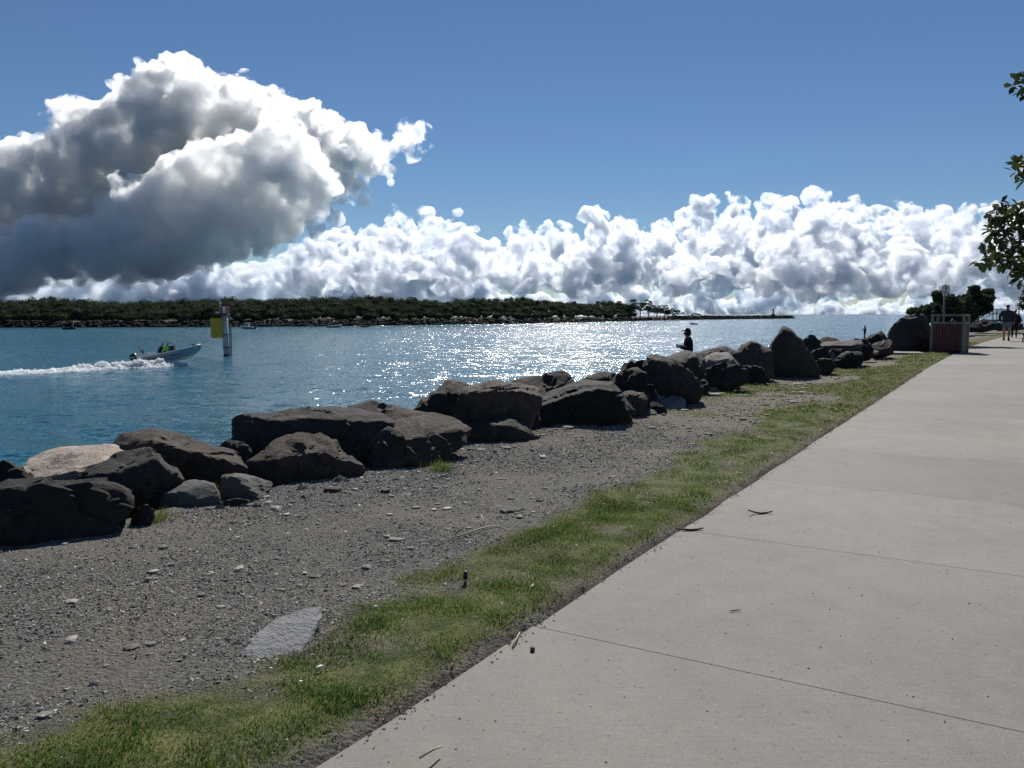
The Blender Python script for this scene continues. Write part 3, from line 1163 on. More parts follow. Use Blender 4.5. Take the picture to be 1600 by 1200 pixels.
    rock('huge rounded black boulder beside the bin enclosure', 'basalt', 29.3,
         [(1389, 530), (1390, 520), (1395, 512), (1403, 502), (1412, 496), (1427, 493), (1442, 492), (1450, 499), (1456, 517), (1456, 548), (1394, 549)], lean=.5, thick=1.4, sub=5, p=14)
    rock('dark boulder just behind the bin enclosure', 'basalt', 32.5,
         [(1490, 512), (1500, 503), (1509, 507), (1513, 522), (1508, 531), (1492, 532)], lean=.4, sub=4)
    rock('long low dark boulder below the stair railing', 'basalt', 52.0,
         [(1510, 507), (1519, 502), (1537, 501), (1556, 505), (1557, 512), (1535, 517), (1515, 516)], lean=1.0, sub=4)
    rock('dark boulder in the grass behind the walking man', 'basalt', 57.0,
         [(1545, 508), (1560, 504), (1585, 505), (1598, 506), (1598, 513), (1560, 515)], lean=1.0, sub=4)
    rock('flat sunlit stone by the grass beyond the bin', 'pale', 42.0,
         [(1508, 523), (1516, 520), (1526, 521), (1524, 525), (1510, 525)], lean=.5, thick=.2, sub=3, name='stone', group='small stones along the gravel')
    rock('dark boulder wedged low between the brown-topped slab and the long black boulder', 'basalt', 6.9,
         [(335, 705), (350, 692), (372, 690), (392, 700), (396, 750), (345, 760)], lean=.3, sub=4, ext=.2)
    rock('dark boulder filling the gap under the broad brown boulder', 'basalt', 8.9,
         [(640, 660), (660, 640), (690, 640), (720, 655), (725, 690), (650, 690)], lean=.3, sub=4, ext=.2)
    rock('black boulder wedged between tilted slab and rounded grey-brown boulder', 'basalt', 9.4,
         [(812, 650), (822, 636), (840, 640), (846, 668), (836, 690), (815, 688)], lean=.25, sub=4, ext=.2)
    rock('dark boulder low behind the mottled squat one', 'basalt', 11.3,
         [(975, 612), (990, 600), (1020, 602), (1030, 625), (1000, 640), (975, 636)], lean=.3, sub=4, ext=.2)
    rock('dark boulder filling the gap left of the flat pale slab', 'basalt', 13.2,
         [(1060, 610), (1075, 596), (1100, 594), (1110, 606), (1090, 618), (1064, 620)], lean=.3, sub=4, ext=.1)
    rock('dark boulder between domed brown boulder and triangular one', 'basalt', 15.6,
         [(1150, 582), (1160, 572), (1190, 574), (1200, 590), (1180, 600), (1155, 600)], lean=.3, sub=4, ext=.1)
    rock('black boulder at the right foot of the pyramid rock', 'basalt', 18.2,
         [(1270, 568), (1280, 560), (1300, 561), (1308, 572), (1296, 580), (1276, 582)], lean=.3, sub=4)
    rock('jumbled dark boulder between the brown ledge and the grass', 'basalt', 20.9,
         [(1292, 553), (1302, 545), (1318, 546), (1322, 560), (1305, 568), (1294, 566)], lean=.3, sub=4)
    rock('dark boulder beside the left end of the concrete pad', 'basalt', 24.9,
         [(1362, 546), (1374, 538), (1392, 540), (1396, 550), (1380, 554), (1364, 554)], lean=.3, sub=4)
    for (ox, oy, ow, Yd, mt, lab) in ((-190, 800, 95, 4.7, 'basalt', 'black boulder next along the wall past the massive flat-topped one'), (-330, 800, 80, 5.0, 'brown', 'brown boulder in the front row two past the massive flat-topped one'),
                                      (-470, 830, 100, 4.6, 'basalt', 'last black boulder of the wall past the massive flat-topped one'), (-250, 770, 70, 5.7, 'brown', 'brown back-row boulder at the water past the massive flat-topped one')):
        rock(lab, mt, Yd,
             [(ox - ow, oy + 30), (ox - ow * .8, oy - 20), (ox - ow * .2, oy - 45), (ox + ow * .5, oy - 38), (ox + ow, oy + 5), (ox + ow * .8, oy + 62), (ox - ow * .5, oy + 75)], sub=4, ext=.2)
    # stones lying about the gravel
    rock('flat bluish slate stone sunk in the grass edge', 'slate', 3.05,
         [(372, 1040), (400, 1000), (440, 975), (500, 955), (507, 968), (480, 1010), (470, 1030), (410, 1042)], lean=.42, thick=.01, sub=4, p=40, rough=.35, lift=.035, name='stone', group='small stones along the gravel', chips=0)
    rock('small white-topped stone at the grass edge above the slate', 'pale', 4.28,
         [(541, 890), (552, 878), (570, 872), (577, 879), (565, 890), (548, 893)], lean=.12, thick=.02, sub=3, name='stone', group='small stones along the gravel')
    rock('round grey stone among the rubble under the furrowed boulder', 'grey', 6.35,
         [(516, 763), (519, 747), (530, 742), (545, 747), (545, 763), (530, 772)], lean=.15, thick=.12, sub=4, name='stone', group='small stones along the gravel')
    rock('pale flat stone in the rubble beside the round grey one', 'pale', 6.5,
         [(543, 765), (550, 753), (575, 748), (592, 752), (570, 764), (552, 770)], lean=.4, thick=.05, sub=3, name='stone', group='small stones along the gravel')
    rock('long pale slab at the foot of the sunlit brown boulder', 'tan', 6.85,
         [(548, 744), (575, 736), (610, 731), (612, 736), (580, 745), (555, 749)], lean=.3, thick=.05, sub=3, name='stone', group='small stones along the gravel')
    rock('dark pointed stone in the rubble right of the wedge stone', 'basalt', 6.1,
         [(459, 775), (464, 762), (474, 755), (486, 764), (480, 775), (466, 778)], lean=.12, thick=.1, sub=3, name='stone', group='small stones along the gravel')
    rock('dark rounded stone beside the dark pointed one', 'basalt', 5.9,
         [(447, 780), (452, 774), (464, 775), (471, 781), (466, 787), (452, 787)], lean=.1, thick=.1, sub=3, name='stone', group='small stones along the gravel')
    rock('blackish stone in front of the white-edged wedge', 'basalt', 5.85,
         [(400, 787), (408, 772), (424, 772), (434, 782), (424, 789), (405, 790)], lean=.15, thick=.15, sub=3, name='stone', group='small stones along the gravel')
    rock('grey rubble stone right of the pale flat one', 'basalt', 6.45,
         [(565, 772), (575, 764), (590, 764), (600, 771), (585, 776)], lean=.1, thick=.08, sub=3, name='stone', group='small stones along the gravel')
    rock('light flake of stone lying on the gravel alone', 'pale', 6.0,
         [(617, 773), (630, 769), (646, 770), (640, 775), (622, 777)], lean=.15, thick=.02, sub=3, name='stone', group='small stones along the gravel')
    rock('long grey flake of stone at the middle of the gravel', 'grey', 5.45,
         [(775, 796), (795, 791), (818, 793), (810, 797), (785, 799)], lean=.15, thick=.02, sub=3, name='stone', group='small stones along the gravel')
    rock('bluish flake at the left edge of the gravel', 'grey', 3.75,
         [(0, 965), (15, 955), (45, 950), (58, 955), (40, 965), (10, 972)], lean=.2, thick=.01, sub=3, rough=.4, name='stone', group='small stones along the gravel')
    rock('dark slate corner by the massive boulder at the frame edge', 'grey', 4.55,
         [(-10, 885), (0, 868), (18, 872), (22, 880), (5, 890)], lean=.15, thick=.02, sub=3, name='stone', group='small stones along the gravel')


build_rocks()


# ------------------------------------------------------------------ grass, gravel, litter
def tint_mat(name, ramp, rough=0.8, spec=0.2, trans=0.0, bump_s=0.0):
    """colour by a per-piece 'tint' value: ramp = [(pos, rgb), ...]"""
    m, t, b = new_mat(name)
    a = attr(t, 'tint')
    cr = t.nodes.new('ShaderNodeValToRGB')
    e = cr.color_ramp.elements
    while len(e) < len(ramp):
        e.new(0.5)
    for x, (q, c) in zip(e, ramp):
        x.position = q
        x.color = (*c, 1)
    t.links.new(a.s, cr.inputs[0])
    t.links.new(cr.outputs[0], b.inputs['Base Color'])
    b.inputs['Roughness'].default_value = rough
    b.inputs['Specular IOR Level'].default_value = spec
    if trans:
        tr = t.nodes.new('ShaderNodeBsdfTranslucent')
        t.links.new(cr.outputs[0], tr.inputs['Color'])
        mx = t.nodes.new('ShaderNodeMixShader')
        mx.inputs[0].default_value = trans
        t.links.new(b.outputs[0], mx.inputs[1])
        t.links.new(tr.outputs[0], mx.inputs[2])
        t.links.new(mx.outputs[0], t.nodes['Material Output'].inputs['Surface'])
    if bump_s:
        bump(t, b, noise(t, pos(t), bump_s, 4, 0.6), 0.5, 0.004)
    return m


def set_tint(me, v):
    at = me.attributes.new('tint', 'FLOAT', 'POINT')
    at.data.foreach_set('value', np.asarray(v, np.float32))


def scatter(n, s0, s1, t0, t1):
    return rng.uniform(s0, s1, n), rng.uniform(t0, t1, n)


def blades(x, y, z, L, W, lean, tint):
    n = len(x)
    a = rng.uniform(0, 2 * np.pi, n)
    f = rng.uniform(0, 2 * np.pi, n)
    dx, dy = np.cos(a), np.sin(a)
    wx, wy = np.cos(f) * W / 2, np.sin(f) * W / 2
    ln = lean * L
    v = np.empty((n, 5, 3))
    v[:, 0] = np.stack([x - wx, y - wy, z - 0.004], 1)
    v[:, 1] = np.stack([x + wx, y + wy, z - 0.004], 1)
    mx, my, mz = x + dx * ln * 0.35, y + dy * ln * 0.35, z + L * 0.6 * np.sqrt(np.clip(1 - lean ** 2 * 0.5, 0.1, 1))
    v[:, 2] = np.stack([mx + wx * 0.8, my + wy * 0.8, mz], 1)
    v[:, 3] = np.stack([mx - wx * 0.8, my - wy * 0.8, mz], 1)
    v[:, 4] = np.stack([x + dx * ln, y + dy * ln, z + L * np.sqrt(np.clip(1 - lean ** 2, 0.05, 1))], 1)
    i = (np.arange(n) * 5)[:, None]
    F = np.concatenate([i + [0, 1, 2], i + [0, 2, 3], i + [3, 2, 4]])
    return v.reshape(-1, 3), F, np.repeat(tint, 5)


def merge(parts):
    V, F, T, o = [], [], [], 0
    for v, f, t in parts:
        V.append(v)
        F.append(f + o)
        T.append(t)
        o += len(v)
    return np.concatenate(V), np.concatenate(F), np.concatenate(T)


def build_grass():
    parts = []
    for (s0, s1, n, L, W) in ((0.3, 5.5, 175000, 0.020, 0.0031), (5.5, 11, 70000, 0.022, 0.0052), (11, 22, 50000, 0.035, 0.011), (22, 45, 26000, 0.045, 0.024)):
        s, t = scatter(n, s0, s1, T_EDGE - 0.02, 3.3 if s1 < 9 else 5.0)
        g = grass_mask(s, t)
        clump = fbm(st3(s, t, 3.2) + 5, 3)
        keep = rng.random(n) < g * np.clip(0.9 + clump * 0.8, 0.6, 1.0)
        s, t, clump, g = s[keep], t[keep], clump[keep], g[keep]
        x, y = st2xy(s, t)
        z = ground_z(s, t)
        k = len(s)
        big = np.clip(0.8 + clump * 2.3, 0.4, 2.3)
        l = L * big * rng.uniform(0.55, 1.25, k)
        tone = fbm(st3(s, t, 1.1) + 90, 3)
        dry = rng.random(k) < (0.09 + 0.6 * (1 - g) + 0.5 * np.clip(-tone * 2.2 - 0.1, 0, 1) + 0.25 * np.clip((s - 9) / 12, 0, 1))
        tint = np.where(dry, rng.uniform(0.66, 1.0, k), np.clip(0.40 + 0.55 * tone - 0.35 * clump + rng.normal(0, 0.13, k), 0, 0.62))
        parts.append(blades(x, y, z, l, W * rng.uniform(0.7, 1.3, k), rng.uniform(0.3, 0.98, k), tint))
    # straw on the worn ground beside it
    s, t = scatter(60000, 0.3, 14, 1.8, 4.6)
    e = np.abs(grass_mask(s, t) - 0.3)
    n2 = fbm(st3(s, t, 0.8) + 11, 3)
    keep = rng.random(len(s)) < np.clip(0.95 - e * 1.9, 0, 1) * 0.75 + 0.10 * (n2 > 0.12) * (t < 4.2)
    s, t = s[keep], t[keep]
    x, y = st2xy(s, t)
    k = len(s)
    parts.append(blades(x, y, ground_z(s, t) + 0.003, rng.uniform(0.012, 0.034, k), rng.uniform(0.0015, 0.003, k), rng.uniform(0.7, 1.0, k), rng.uniform(0.68, 1.0, k)))
    V, F, T = merge(parts)
    me = mesh_np('grass', V, F)
    set_tint(me, T)
    m = tint_mat('grass_blade', [(0.0, (0.030, 0.062, 0.014)), (0.3, (0.082, 0.162, 0.024)), (0.6, (0.180, 0.262, 0.046)), (0.7, (0.25, 0.21, 0.105)), (1.0, (0.42, 0.35, 0.21))], 0.7, 0.25, 0.35)
    obj('grass', me, m, kind='stuff', label='short green and straw-coloured grass along the path edge', cat='grass')


def crumbs(s, t, z, size, flat, tint, base=None):
    """small angular stones"""
    n = len(s)
    ov = np.array([(1, 0, 0), (-.5, .87, 0), (-.5, -.87, 0), (.15, .1, 1), (0, 0, -.8)], float)
    of = np.array([(0, 1, 3), (1, 2, 3), (2, 0, 3), (1, 0, 4), (2, 1, 4), (0, 2, 4)])
    if base:
        ov = np.array([(1, 0, 0), (-1, 0, 0), (0, 1, 0), (0, -1, 0), (0, 0, 1), (0, 0, -1)], float)
        of = np.array([(0, 2, 4), (2, 1, 4), (1, 3, 4), (3, 0, 4), (2, 0, 5), (1, 2, 5), (3, 1, 5), (0, 3, 5)])
    nv_ = len(ov)
    x, y = st2xy(s, t)
    j = ov[None] * (size[:, None, None] * rng.uniform(0.6, 1.25, (n, nv_, 1))) + rng.normal(0, 0.18, (n, nv_, 3)) * size[:, None, None]
    j[:, :, 2] *= flat
    a = rng.uniform(0, 2 * np.pi, n)
    c, si = np.cos(a)[:, None], np.sin(a)[:, None]
    jx, jy = j[:, :, 0] * c - j[:, :, 1] * si, j[:, :, 0] * si + j[:, :, 1] * c
    jx = jx * 1.25
    tl = rng.normal(0, 0.3, (n, 2))
    jz = j[:, :, 2] + jx * tl[:, :1] + jy * tl[:, 1:]
    v = np.stack([jx + x[:, None], jy + y[:, None], jz + z[:, None]], 2)
    F = (of[None] + (np.arange(n) * nv_)[:, None, None]).reshape(-1, 3)
    return v.reshape(-1, 3), F, np.repeat(tint, nv_)


def build_gravel():
    parts = []
    for (s0, s1, n, k) in ((-2.0, 5.0, 165000, 1.0), (5.0, 10.0, 72000, 1.3), (10.0, 22.0, 26000, 1.9)):
        s, t = scatter(n, s0, s1, 2.2, 5.6)
        g = grass_mask(s, t)
        d = fbm(st3(s, t, 0.75) + 21, 3)
        keep = rng.random(n) < np.clip(1.0 - g * 1.25, 0, 1) * np.clip(0.85 + d * 2.6, 0.12, 1.0) * np.clip(1.5 - s / 14, 0.25, 1)
        s, t = s[keep], t[keep]
        m = len(s)
        size = np.clip(rng.lognormal(-5.42, 0.42, m), 0.0025, 0.018) * k
        z = ground_z(s, t) + size * 0.25
        parts.append(crumbs(s, t, z, size, 0.45, rng.random(m) ** 1.3))
    V, F, T = merge(parts)
    me = mesh_np('gravel', V, F)
    smooth(me, False)
    set_tint(me, T)
    m = tint_mat('gravel_stone', [(0.0, (0.09, 0.09, 0.087)), (0.45, (0.215, 0.208, 0.19)), (0.8, (0.36, 0.345, 0.315)), (0.95, (0.42, 0.40, 0.375)), (1.0, (0.6, 0.58, 0.54))], 0.75, 0.4)
    obj('gravel', me, m, kind='stuff', label='loose grey gravel between the grass and the boulders', cat='gravel')
    # rubble gathered along the foot of the boulders
    s, t = scatter(2600, 0, 34, 3.7, 5.5)
    keep = rng.random(2600) < np.clip(1 - np.abs(t - 4.6) / 0.7, 0, 1) * np.clip(0.45 + fbm(st3(s, t, 1.1) + 60, 2) * 2.2, 0.05, 1)
    s, t = s[keep], t[keep]
    size = np.clip(rng.lognormal(-3.75, 0.5, len(s)) * (1 + np.clip((s - 7) / 9, 0, 1.2)), 0.010, 0.13)
    x, y = st2xy(s, t)
    iv, fc = ICO[1]
    nn = len(s)
    dv = iv[None] * size[:, None, None] * rng.uniform(0.62, 1.2, (nn, len(iv), 1)) * np.stack([rng.uniform(0.8, 1.5, nn), rng.uniform(0.8, 1.5, nn), rng.uniform(0.35, 0.8, nn)], 1)[:, None]
    V = (dv + np.stack([x, y, ground_z(s, t) + size * 0.15], 1)[:, None]).reshape(-1, 3)
    F = (fc[None] + (np.arange(nn) * len(iv))[:, None, None]).reshape(-1, 3)
    T = np.repeat(rng.random(nn), len(iv))
    # single pale chips lying out on the gravel and dry ground
    s, t = scatter(620, -0.5, 20, 2.7, 4.8)
    n2 = len(s)
    size = np.clip(rng.lognormal(-4.45, 0.45, n2), 0.006, 0.03) * (1 + np.clip(s / 12, 0, 1.2))
    x, y = st2xy(s, t)
    dv = iv[None] * size[:, None, None] * rng.uniform(0.62, 1.2, (n2, len(iv), 1)) * np.stack([rng.uniform(0.8, 1.7, n2), rng.uniform(0.8, 1.5, n2), rng.uniform(0.25, 0.5, n2)], 1)[:, None]
    V2 = (dv + np.stack([x, y, ground_z(s, t) + size * 0.15 + 0.003], 1)[:, None]).reshape(-1, 3)
    F2 = (fc[None] + (np.arange(n2) * len(iv))[:, None, None]).reshape(-1, 3) + len(V)
    V, F, T = np.vstack([V, V2]), np.vstack([F, F2]), np.concatenate([T, np.repeat(rng.uniform(0.55, 1.0, n2), len(iv))])
    me = mesh_np('rubble', V, F)
    smooth(me, False)
    set_tint(me, T)
    m = tint_mat('rubble_stone', [(0.0, (0.035, 0.034, 0.034)), (0.5, (0.12, 0.115, 0.105)), (0.8, (0.24, 0.225, 0.20)), (1.0, (0.42, 0.40, 0.36))], 0.85, 0.25, bump_s=60)
    obj('rubble', me, m, kind='stuff', label='broken stone rubble scattered along the foot of the boulders', cat='rubble')
    # bark, twigs and soil crumbs along the concrete edge, and a few on the concrete
    s, t = scatter(15000, 0.3, 22, T_EDGE - 0.07, T_EDGE + 0.2)
    keep = rng.random(15000) < np.clip(1 - np.abs(t - T_EDGE - 0.05 - 0.08 * fbm(st3(s, t, 2.5) + 8, 2)) / 0.10, 0, 1)
    s, t = s[keep], t[keep]
    size = rng.uniform(0.002, 0.0075, len(s))
    z = np.where(t < T_EDGE, 0.002, np.maximum(ground_z(s, t), -0.03) + 0.006)
    p1 = crumbs(s, t, z, size, 0.35, rng.random(len(s)))
    s2, t2 = scatter(900, 0, 16, T_RIGHT + 0.1, T_EDGE)
    sz2 = rng.uniform(0.0015, 0.0055, 900)
    p2 = crumbs(s2, t2, np.full(900, 0.001), sz2, 0.5, rng.random(900) * 0.25)
    V, F, T = merge([p1, p2])
    me = mesh_np('litter', V, F)
    smooth(me, False)
    set_tint(me, T)
    m = tint_mat('litter_bits', [(0.0, (0.018, 0.014, 0.011)), (0.6, (0.075, 0.050, 0.032)), (0.9, (0.19, 0.14, 0.09)), (1.0, (0.38, 0.33, 0.26))], 0.9, 0.15)
    obj('litter', me, m, kind='stuff', label='dark bark crumbs and dry bits along the concrete edge', cat='litter')
    # shell flakes and bleached chips
    s, t = scatter(420, 0.5, 18, T_EDGE + 0.05, 4.2)
    size = np.clip(rng.lognormal(-5.0, 0.4, 420), 0.003, 0.011)
    V, F, T = crumbs(s, t, ground_z(s, t) + 0.014, size, 0.22, rng.random(420))
    me = mesh_np('shells', V, F)
    smooth(me, False)
    set_tint(me, T)
    m = tint_mat('shell_bits', [(0.0, (0.45, 0.42, 0.36)), (1.0, (0.75, 0.72, 0.66))], 0.6, 0.4)
    obj('shell_litter', me, m, kind='stuff', label='white shell flakes strewn over grass and gravel', cat='shells')


build_grass()
build_gravel()


def tube(pts, radii, n=7, cap=True):
    """a tapered tube along points -> verts, tri faces"""
    pts = [Vector(p) for p in pts]
    V, F = [], []
    up = Vector((0.13, 0.21, 0.97)).normalized()
    for i, p in enumerate(pts):
        d = (pts[min(i + 1, len(pts) - 1)] - pts[max(i - 1, 0)]).normalized()
        a = d.cross(up)
        if a.length < 0.05:
            a = d.cross(Vector((1, 0, 0)))
        a.normalize()
        b = d.cross(a).normalized()
        r_ = radii[i] if hasattr(radii, '__len__') else radii
        for k in range(n):
            q = 2 * math.pi * k / n
            V.append(p + a * (math.cos(q) * r_) + b * (math.sin(q) * r_))
    for i in range(len(pts) - 1):
        for k in range(n):
            a, b = i * n + k, i * n + (k + 1) % n
            F += [(a, b, b + n), (a, b + n, a + n)]
    if cap:
        V += [pts[0], pts[-1]]
        e = len(V)
        m = (len(pts) - 1) * n
        for k in range(n):
            F += [(e - 2, (k + 1) % n, k), (e - 1, m + k, m + (k + 1) % n)]
    return np.array([v[:] for v in V]), np.array(F)


def box(c, sx, sy, sz, rot=None):
    v = np.array([(x, y, z) for x in (-.5, .5) for y in (-.5, .5) for z in (-.5, .5)]) * (sx, sy, sz)
    if rot is not None:
        v = v @ np.array(rot).T
    v = v + np.array(c[:])
    f = np.array([(0, 1, 3), (0, 3, 2), (4, 6, 7), (4, 7, 5), (0, 4, 5), (0, 5, 1), (2, 3, 7), (2, 7, 6), (0, 2, 6), (0, 6, 4), (1, 5, 7), (1, 7, 3)])
    return v, f


def join(*shapes):
    V, F, o = [], [], 0
    for v, f in shapes:
        V.append(np.asarray(v, float))
        F.append(np.asarray(f) + o)
        o += len(v)
    return np.concatenate(V), np.concatenate(F)


def part(name, shapes, mat, parent=None, sm=False, bevel=0.0, **kw):
    v, f = join(*shapes) if isinstance(shapes, list) else shapes
    me = mesh_np(name, v, f)
    smooth(me, sm)
    if bevel:
        bm = bmesh.new()
        bm.from_mesh(me)
        bmesh.ops.dissolve_limit(bm, angle_limit=0.02, verts=bm.verts, edges=bm.edges)
        bmesh.ops.bevel(bm, geom=list(bm.edges), offset=bevel, segments=2, affect='EDGES', profile=0.6)
        bm.to_mesh(me)
        bm.free()
    return obj(name, me, mat, parent, **kw)


def empty(name, loc, label, cat, group=None):
    o = bpy.data.objects.new(name, None)
    COL.objects.link(o)
    o.location = loc
    o.empty_display_size = 0.2
    o['label'], o['category'] = label, cat
    if group:
        o['group'] = group
    return o


def local(shape, loc):
    v, f = shape
    return np.asarray(v) - np.array(loc[:]), f


def build_small():
    bark = simple_mat('dark_bark', (0.035, 0.028, 0.024), 0.8, var=0.5, scale=60)
    pale = simple_mat('bleached_wood', (0.36, 0.30, 0.22), 0.8, var=0.3, scale=60)

    def stick(pix, r, mat, label, z=0.006, group='fallen twigs'):
        pts = [G(px, py, z + dz) for px, py, dz in pix]
        n = len(pts)
        rr = [r * (0.45 + 0.55 * math.sin(math.pi * (i + 0.6) / (n + 0.2))) for i in range(n)]
        v, f = tube(pts, rr, 7)
        part('twig', (v, f), mat, sm=True, label=label, cat='twig', group=group)
    stick([(1169, 797, .03), (1178, 800, .008), (1188, 802, 0), (1198, 801, 0), (1207, 799, .012)], 0.0065, bark, 'curved black seed pod lying alone out on the concrete')
    stick([(1056, 826, .002), (1068, 827, .004), (1080, 828, .0), (1090, 827, 0), (1099, 825, .006)], 0.007, bark, 'straight black seed pod at the concrete edge')
    stick([(1140, 955, 0), (1150, 953, 0), (1157, 953, .003)], 0.0028, bark, 'tiny dark twig on the middle of the concrete')
    stick([(705, 842, 0), (730, 833, .01), (755, 825, .005), (772, 821, 0)], 0.006, pale, 'long bleached stick lying on the gravel')
    stick([(752, 804, .03), (755, 812, .02), (757, 820, 0)], 0.004, pale, 'short bleached twig above the long stick')
    stick([(812, 988, .0), (806, 1000, .01), (800, 1012, 0)], 0.004, pale, 'pale bark strip at the concrete edge by the joint')
    stick([(655, 1185, .02), (675, 1172, .03), (690, 1166, .02)], 0.004, pale, 'pale dry twig in the near grass')
    # black stake with white collar in the grass
    base = G(727, 916, 0.0)
    k = base.y / FPX
    e = empty('garden_stake', base, 'short black plastic stake with white collar standing in the grass', 'stake')
    bl = simple_mat('black_plastic', (0.012, 0.012, 0.013), 0.45, var=0.2)
    wh = simple_mat('white_plastic', (0.62, 0.60, 0.55), 0.5, var=0.15)
    part('stem', tube([(0, 0, -.03), (0, 0, 9 * k)], 2.2 * k, 9), bl, e, sm=True)
    part('collar', tube([(0, 0, 9 * k), (0, 0, 12 * k)], 4.0 * k, 10), wh, e, sm=True)
    part('head', tube([(0, 0, 12 * k), (0.1 * k, 0, 17 * k), (0.8 * k, 0, 24 * k), (0.9 * k, 0, 25 * k)], [3.9 * k, 4.0 * k, 3.3 * k, 2.2 * k], 10), bl, e, sm=True)
    # small dark cube of gravel on the concrete
    c = G(832, 1014, 0.009)
    part('stone_chip', box(c, .016, .016, .017, Matrix.Rotation(0.5, 3, 'Z')), bark, bevel=0.003, label='small black stone chip lying on the near concrete', cat='stone')
    # pale bits in the grass
    c = G(499, 1042, 0.03)
    v, f = ICO[2]
    part('shell', (v * (0.018, 0.008, 0.006) @ np.array(Matrix.Rotation(0.9, 3, 'Z')).T + np.array(c[:]), f), wh, sm=True, label='long cream shell lying in the grass by the slate', cat='shell')
    # grass tuft beside the massive boulder and one on the gravel
    for (px, py, n, h, lab) in ((246, 808, 160, 0.10, 'small green grass tuft by the massive black boulder'), (690, 733, 260, 0.10, 'grass tuft on the gravel under the sunlit brown boulder'), (352, 775, 30, 0.14, 'thin grass stalks between the stones by the wedge')):
        c = G(px, py, 0.0)
        n_ = n
        x = c.x + rng.normal(0, 0.06, n_)
        y = c.y + rng.normal(0, 0.05, n_)
        s, t = xy2st(x, y)
        V, F, T = blades(x, y, ground_z(s, t), h * rng.uniform(0.4, 1.1, n_), np.full(n_, 0.004), rng.uniform(0.1, 0.7, n_), rng.uniform(0.2, 0.8, n_))
        me = mesh_np('grass_tuft', V, F)
        set_tint(me, T)
        obj('grass_tuft', me, bpy.data.materials['grass_blade'], label=lab, cat='grass', group='grass tufts', kind='stuff')


build_small()


# ------------------------------------------------------------------ far shore
SHORE = [(-700, 515), (-300, 513.5), (0, 512), (300, 511), (500, 509.7), (700, 507.3), (850, 505), (950, 502.5), (1050, 500.2), (1140, 498.8), (1225, 497.8), (1240, 497.6)]
EYE_W = CAM_H - WATER_Z


def shore_pt(px):
    py = np.interp(px, [a for a, _ in SHORE], [b for _, b in SHORE])
    return G(px, py, WATER_Z)


def leaf_cloud(centers, radii, per, size, flat=0.75, lo=-0.4):
    """loose triangles through the outer part of crowns -> verts, faces, tint"""
    n = len(centers)
    c = np.repeat(centers, per, 0)
    r_ = np.repeat(radii, per, 0)
    if r_.ndim == 1:
        r_ = r_[:, None]
    d = rng.normal(size=(n * per, 3))
    d /= np.linalg.norm(d, axis=1)[:, None]
    d[:, 2] = np.where(d[:, 2] < lo, -d[:, 2], d[:, 2])
    rad = rng.uniform(0.45, 1.0, n * per) ** 0.5
    rad *= 1 + 0.22 * fbm(d * 1.9 + np.repeat(rng.uniform(0, 90, (n, 3)), per, 0), 2)
    p = c + d * rad[:, None] * r_ * np.array([1, 1, flat])
    k = len(p)
    s = (size if np.ndim(size) else np.full(k, size)) * rng.uniform(0.5, 1.3, k)
    a = rng.normal(size=(k, 3))
    a /= np.linalg.norm(a, axis=1)[:, None]
    b = np.cross(a, rng.normal(size=(k, 3)))
    b /= np.linalg.norm(b, axis=1)[:, None]
    v = np.stack([p - a * s[:, None] * 0.6, p + a * s[:, None] * 0.6, p + b * s[:, None]], 1).reshape(-1, 3)
    F = np.arange(k * 3).reshape(-1, 3)
    return v, F, np.repeat(np.clip(np.repeat(rng.uniform(0.1, 0.9, n), per) + rng.normal(0, 0.12, k), 0, 1), 3)


MAT_FOLIAGE = tint_mat('coastal_foliage', [(0.0, (0.032, 0.044, 0.028)), (0.5, (0.055, 0.072, 0.042)), (1.0, (0.090, 0.105, 0.055))], 0.9, 0.05, 0.3)
MAT_BARK = simple_mat('grey_bark', (0.07, 0.058, 0.047), 0.9, var=0.4, scale=5)


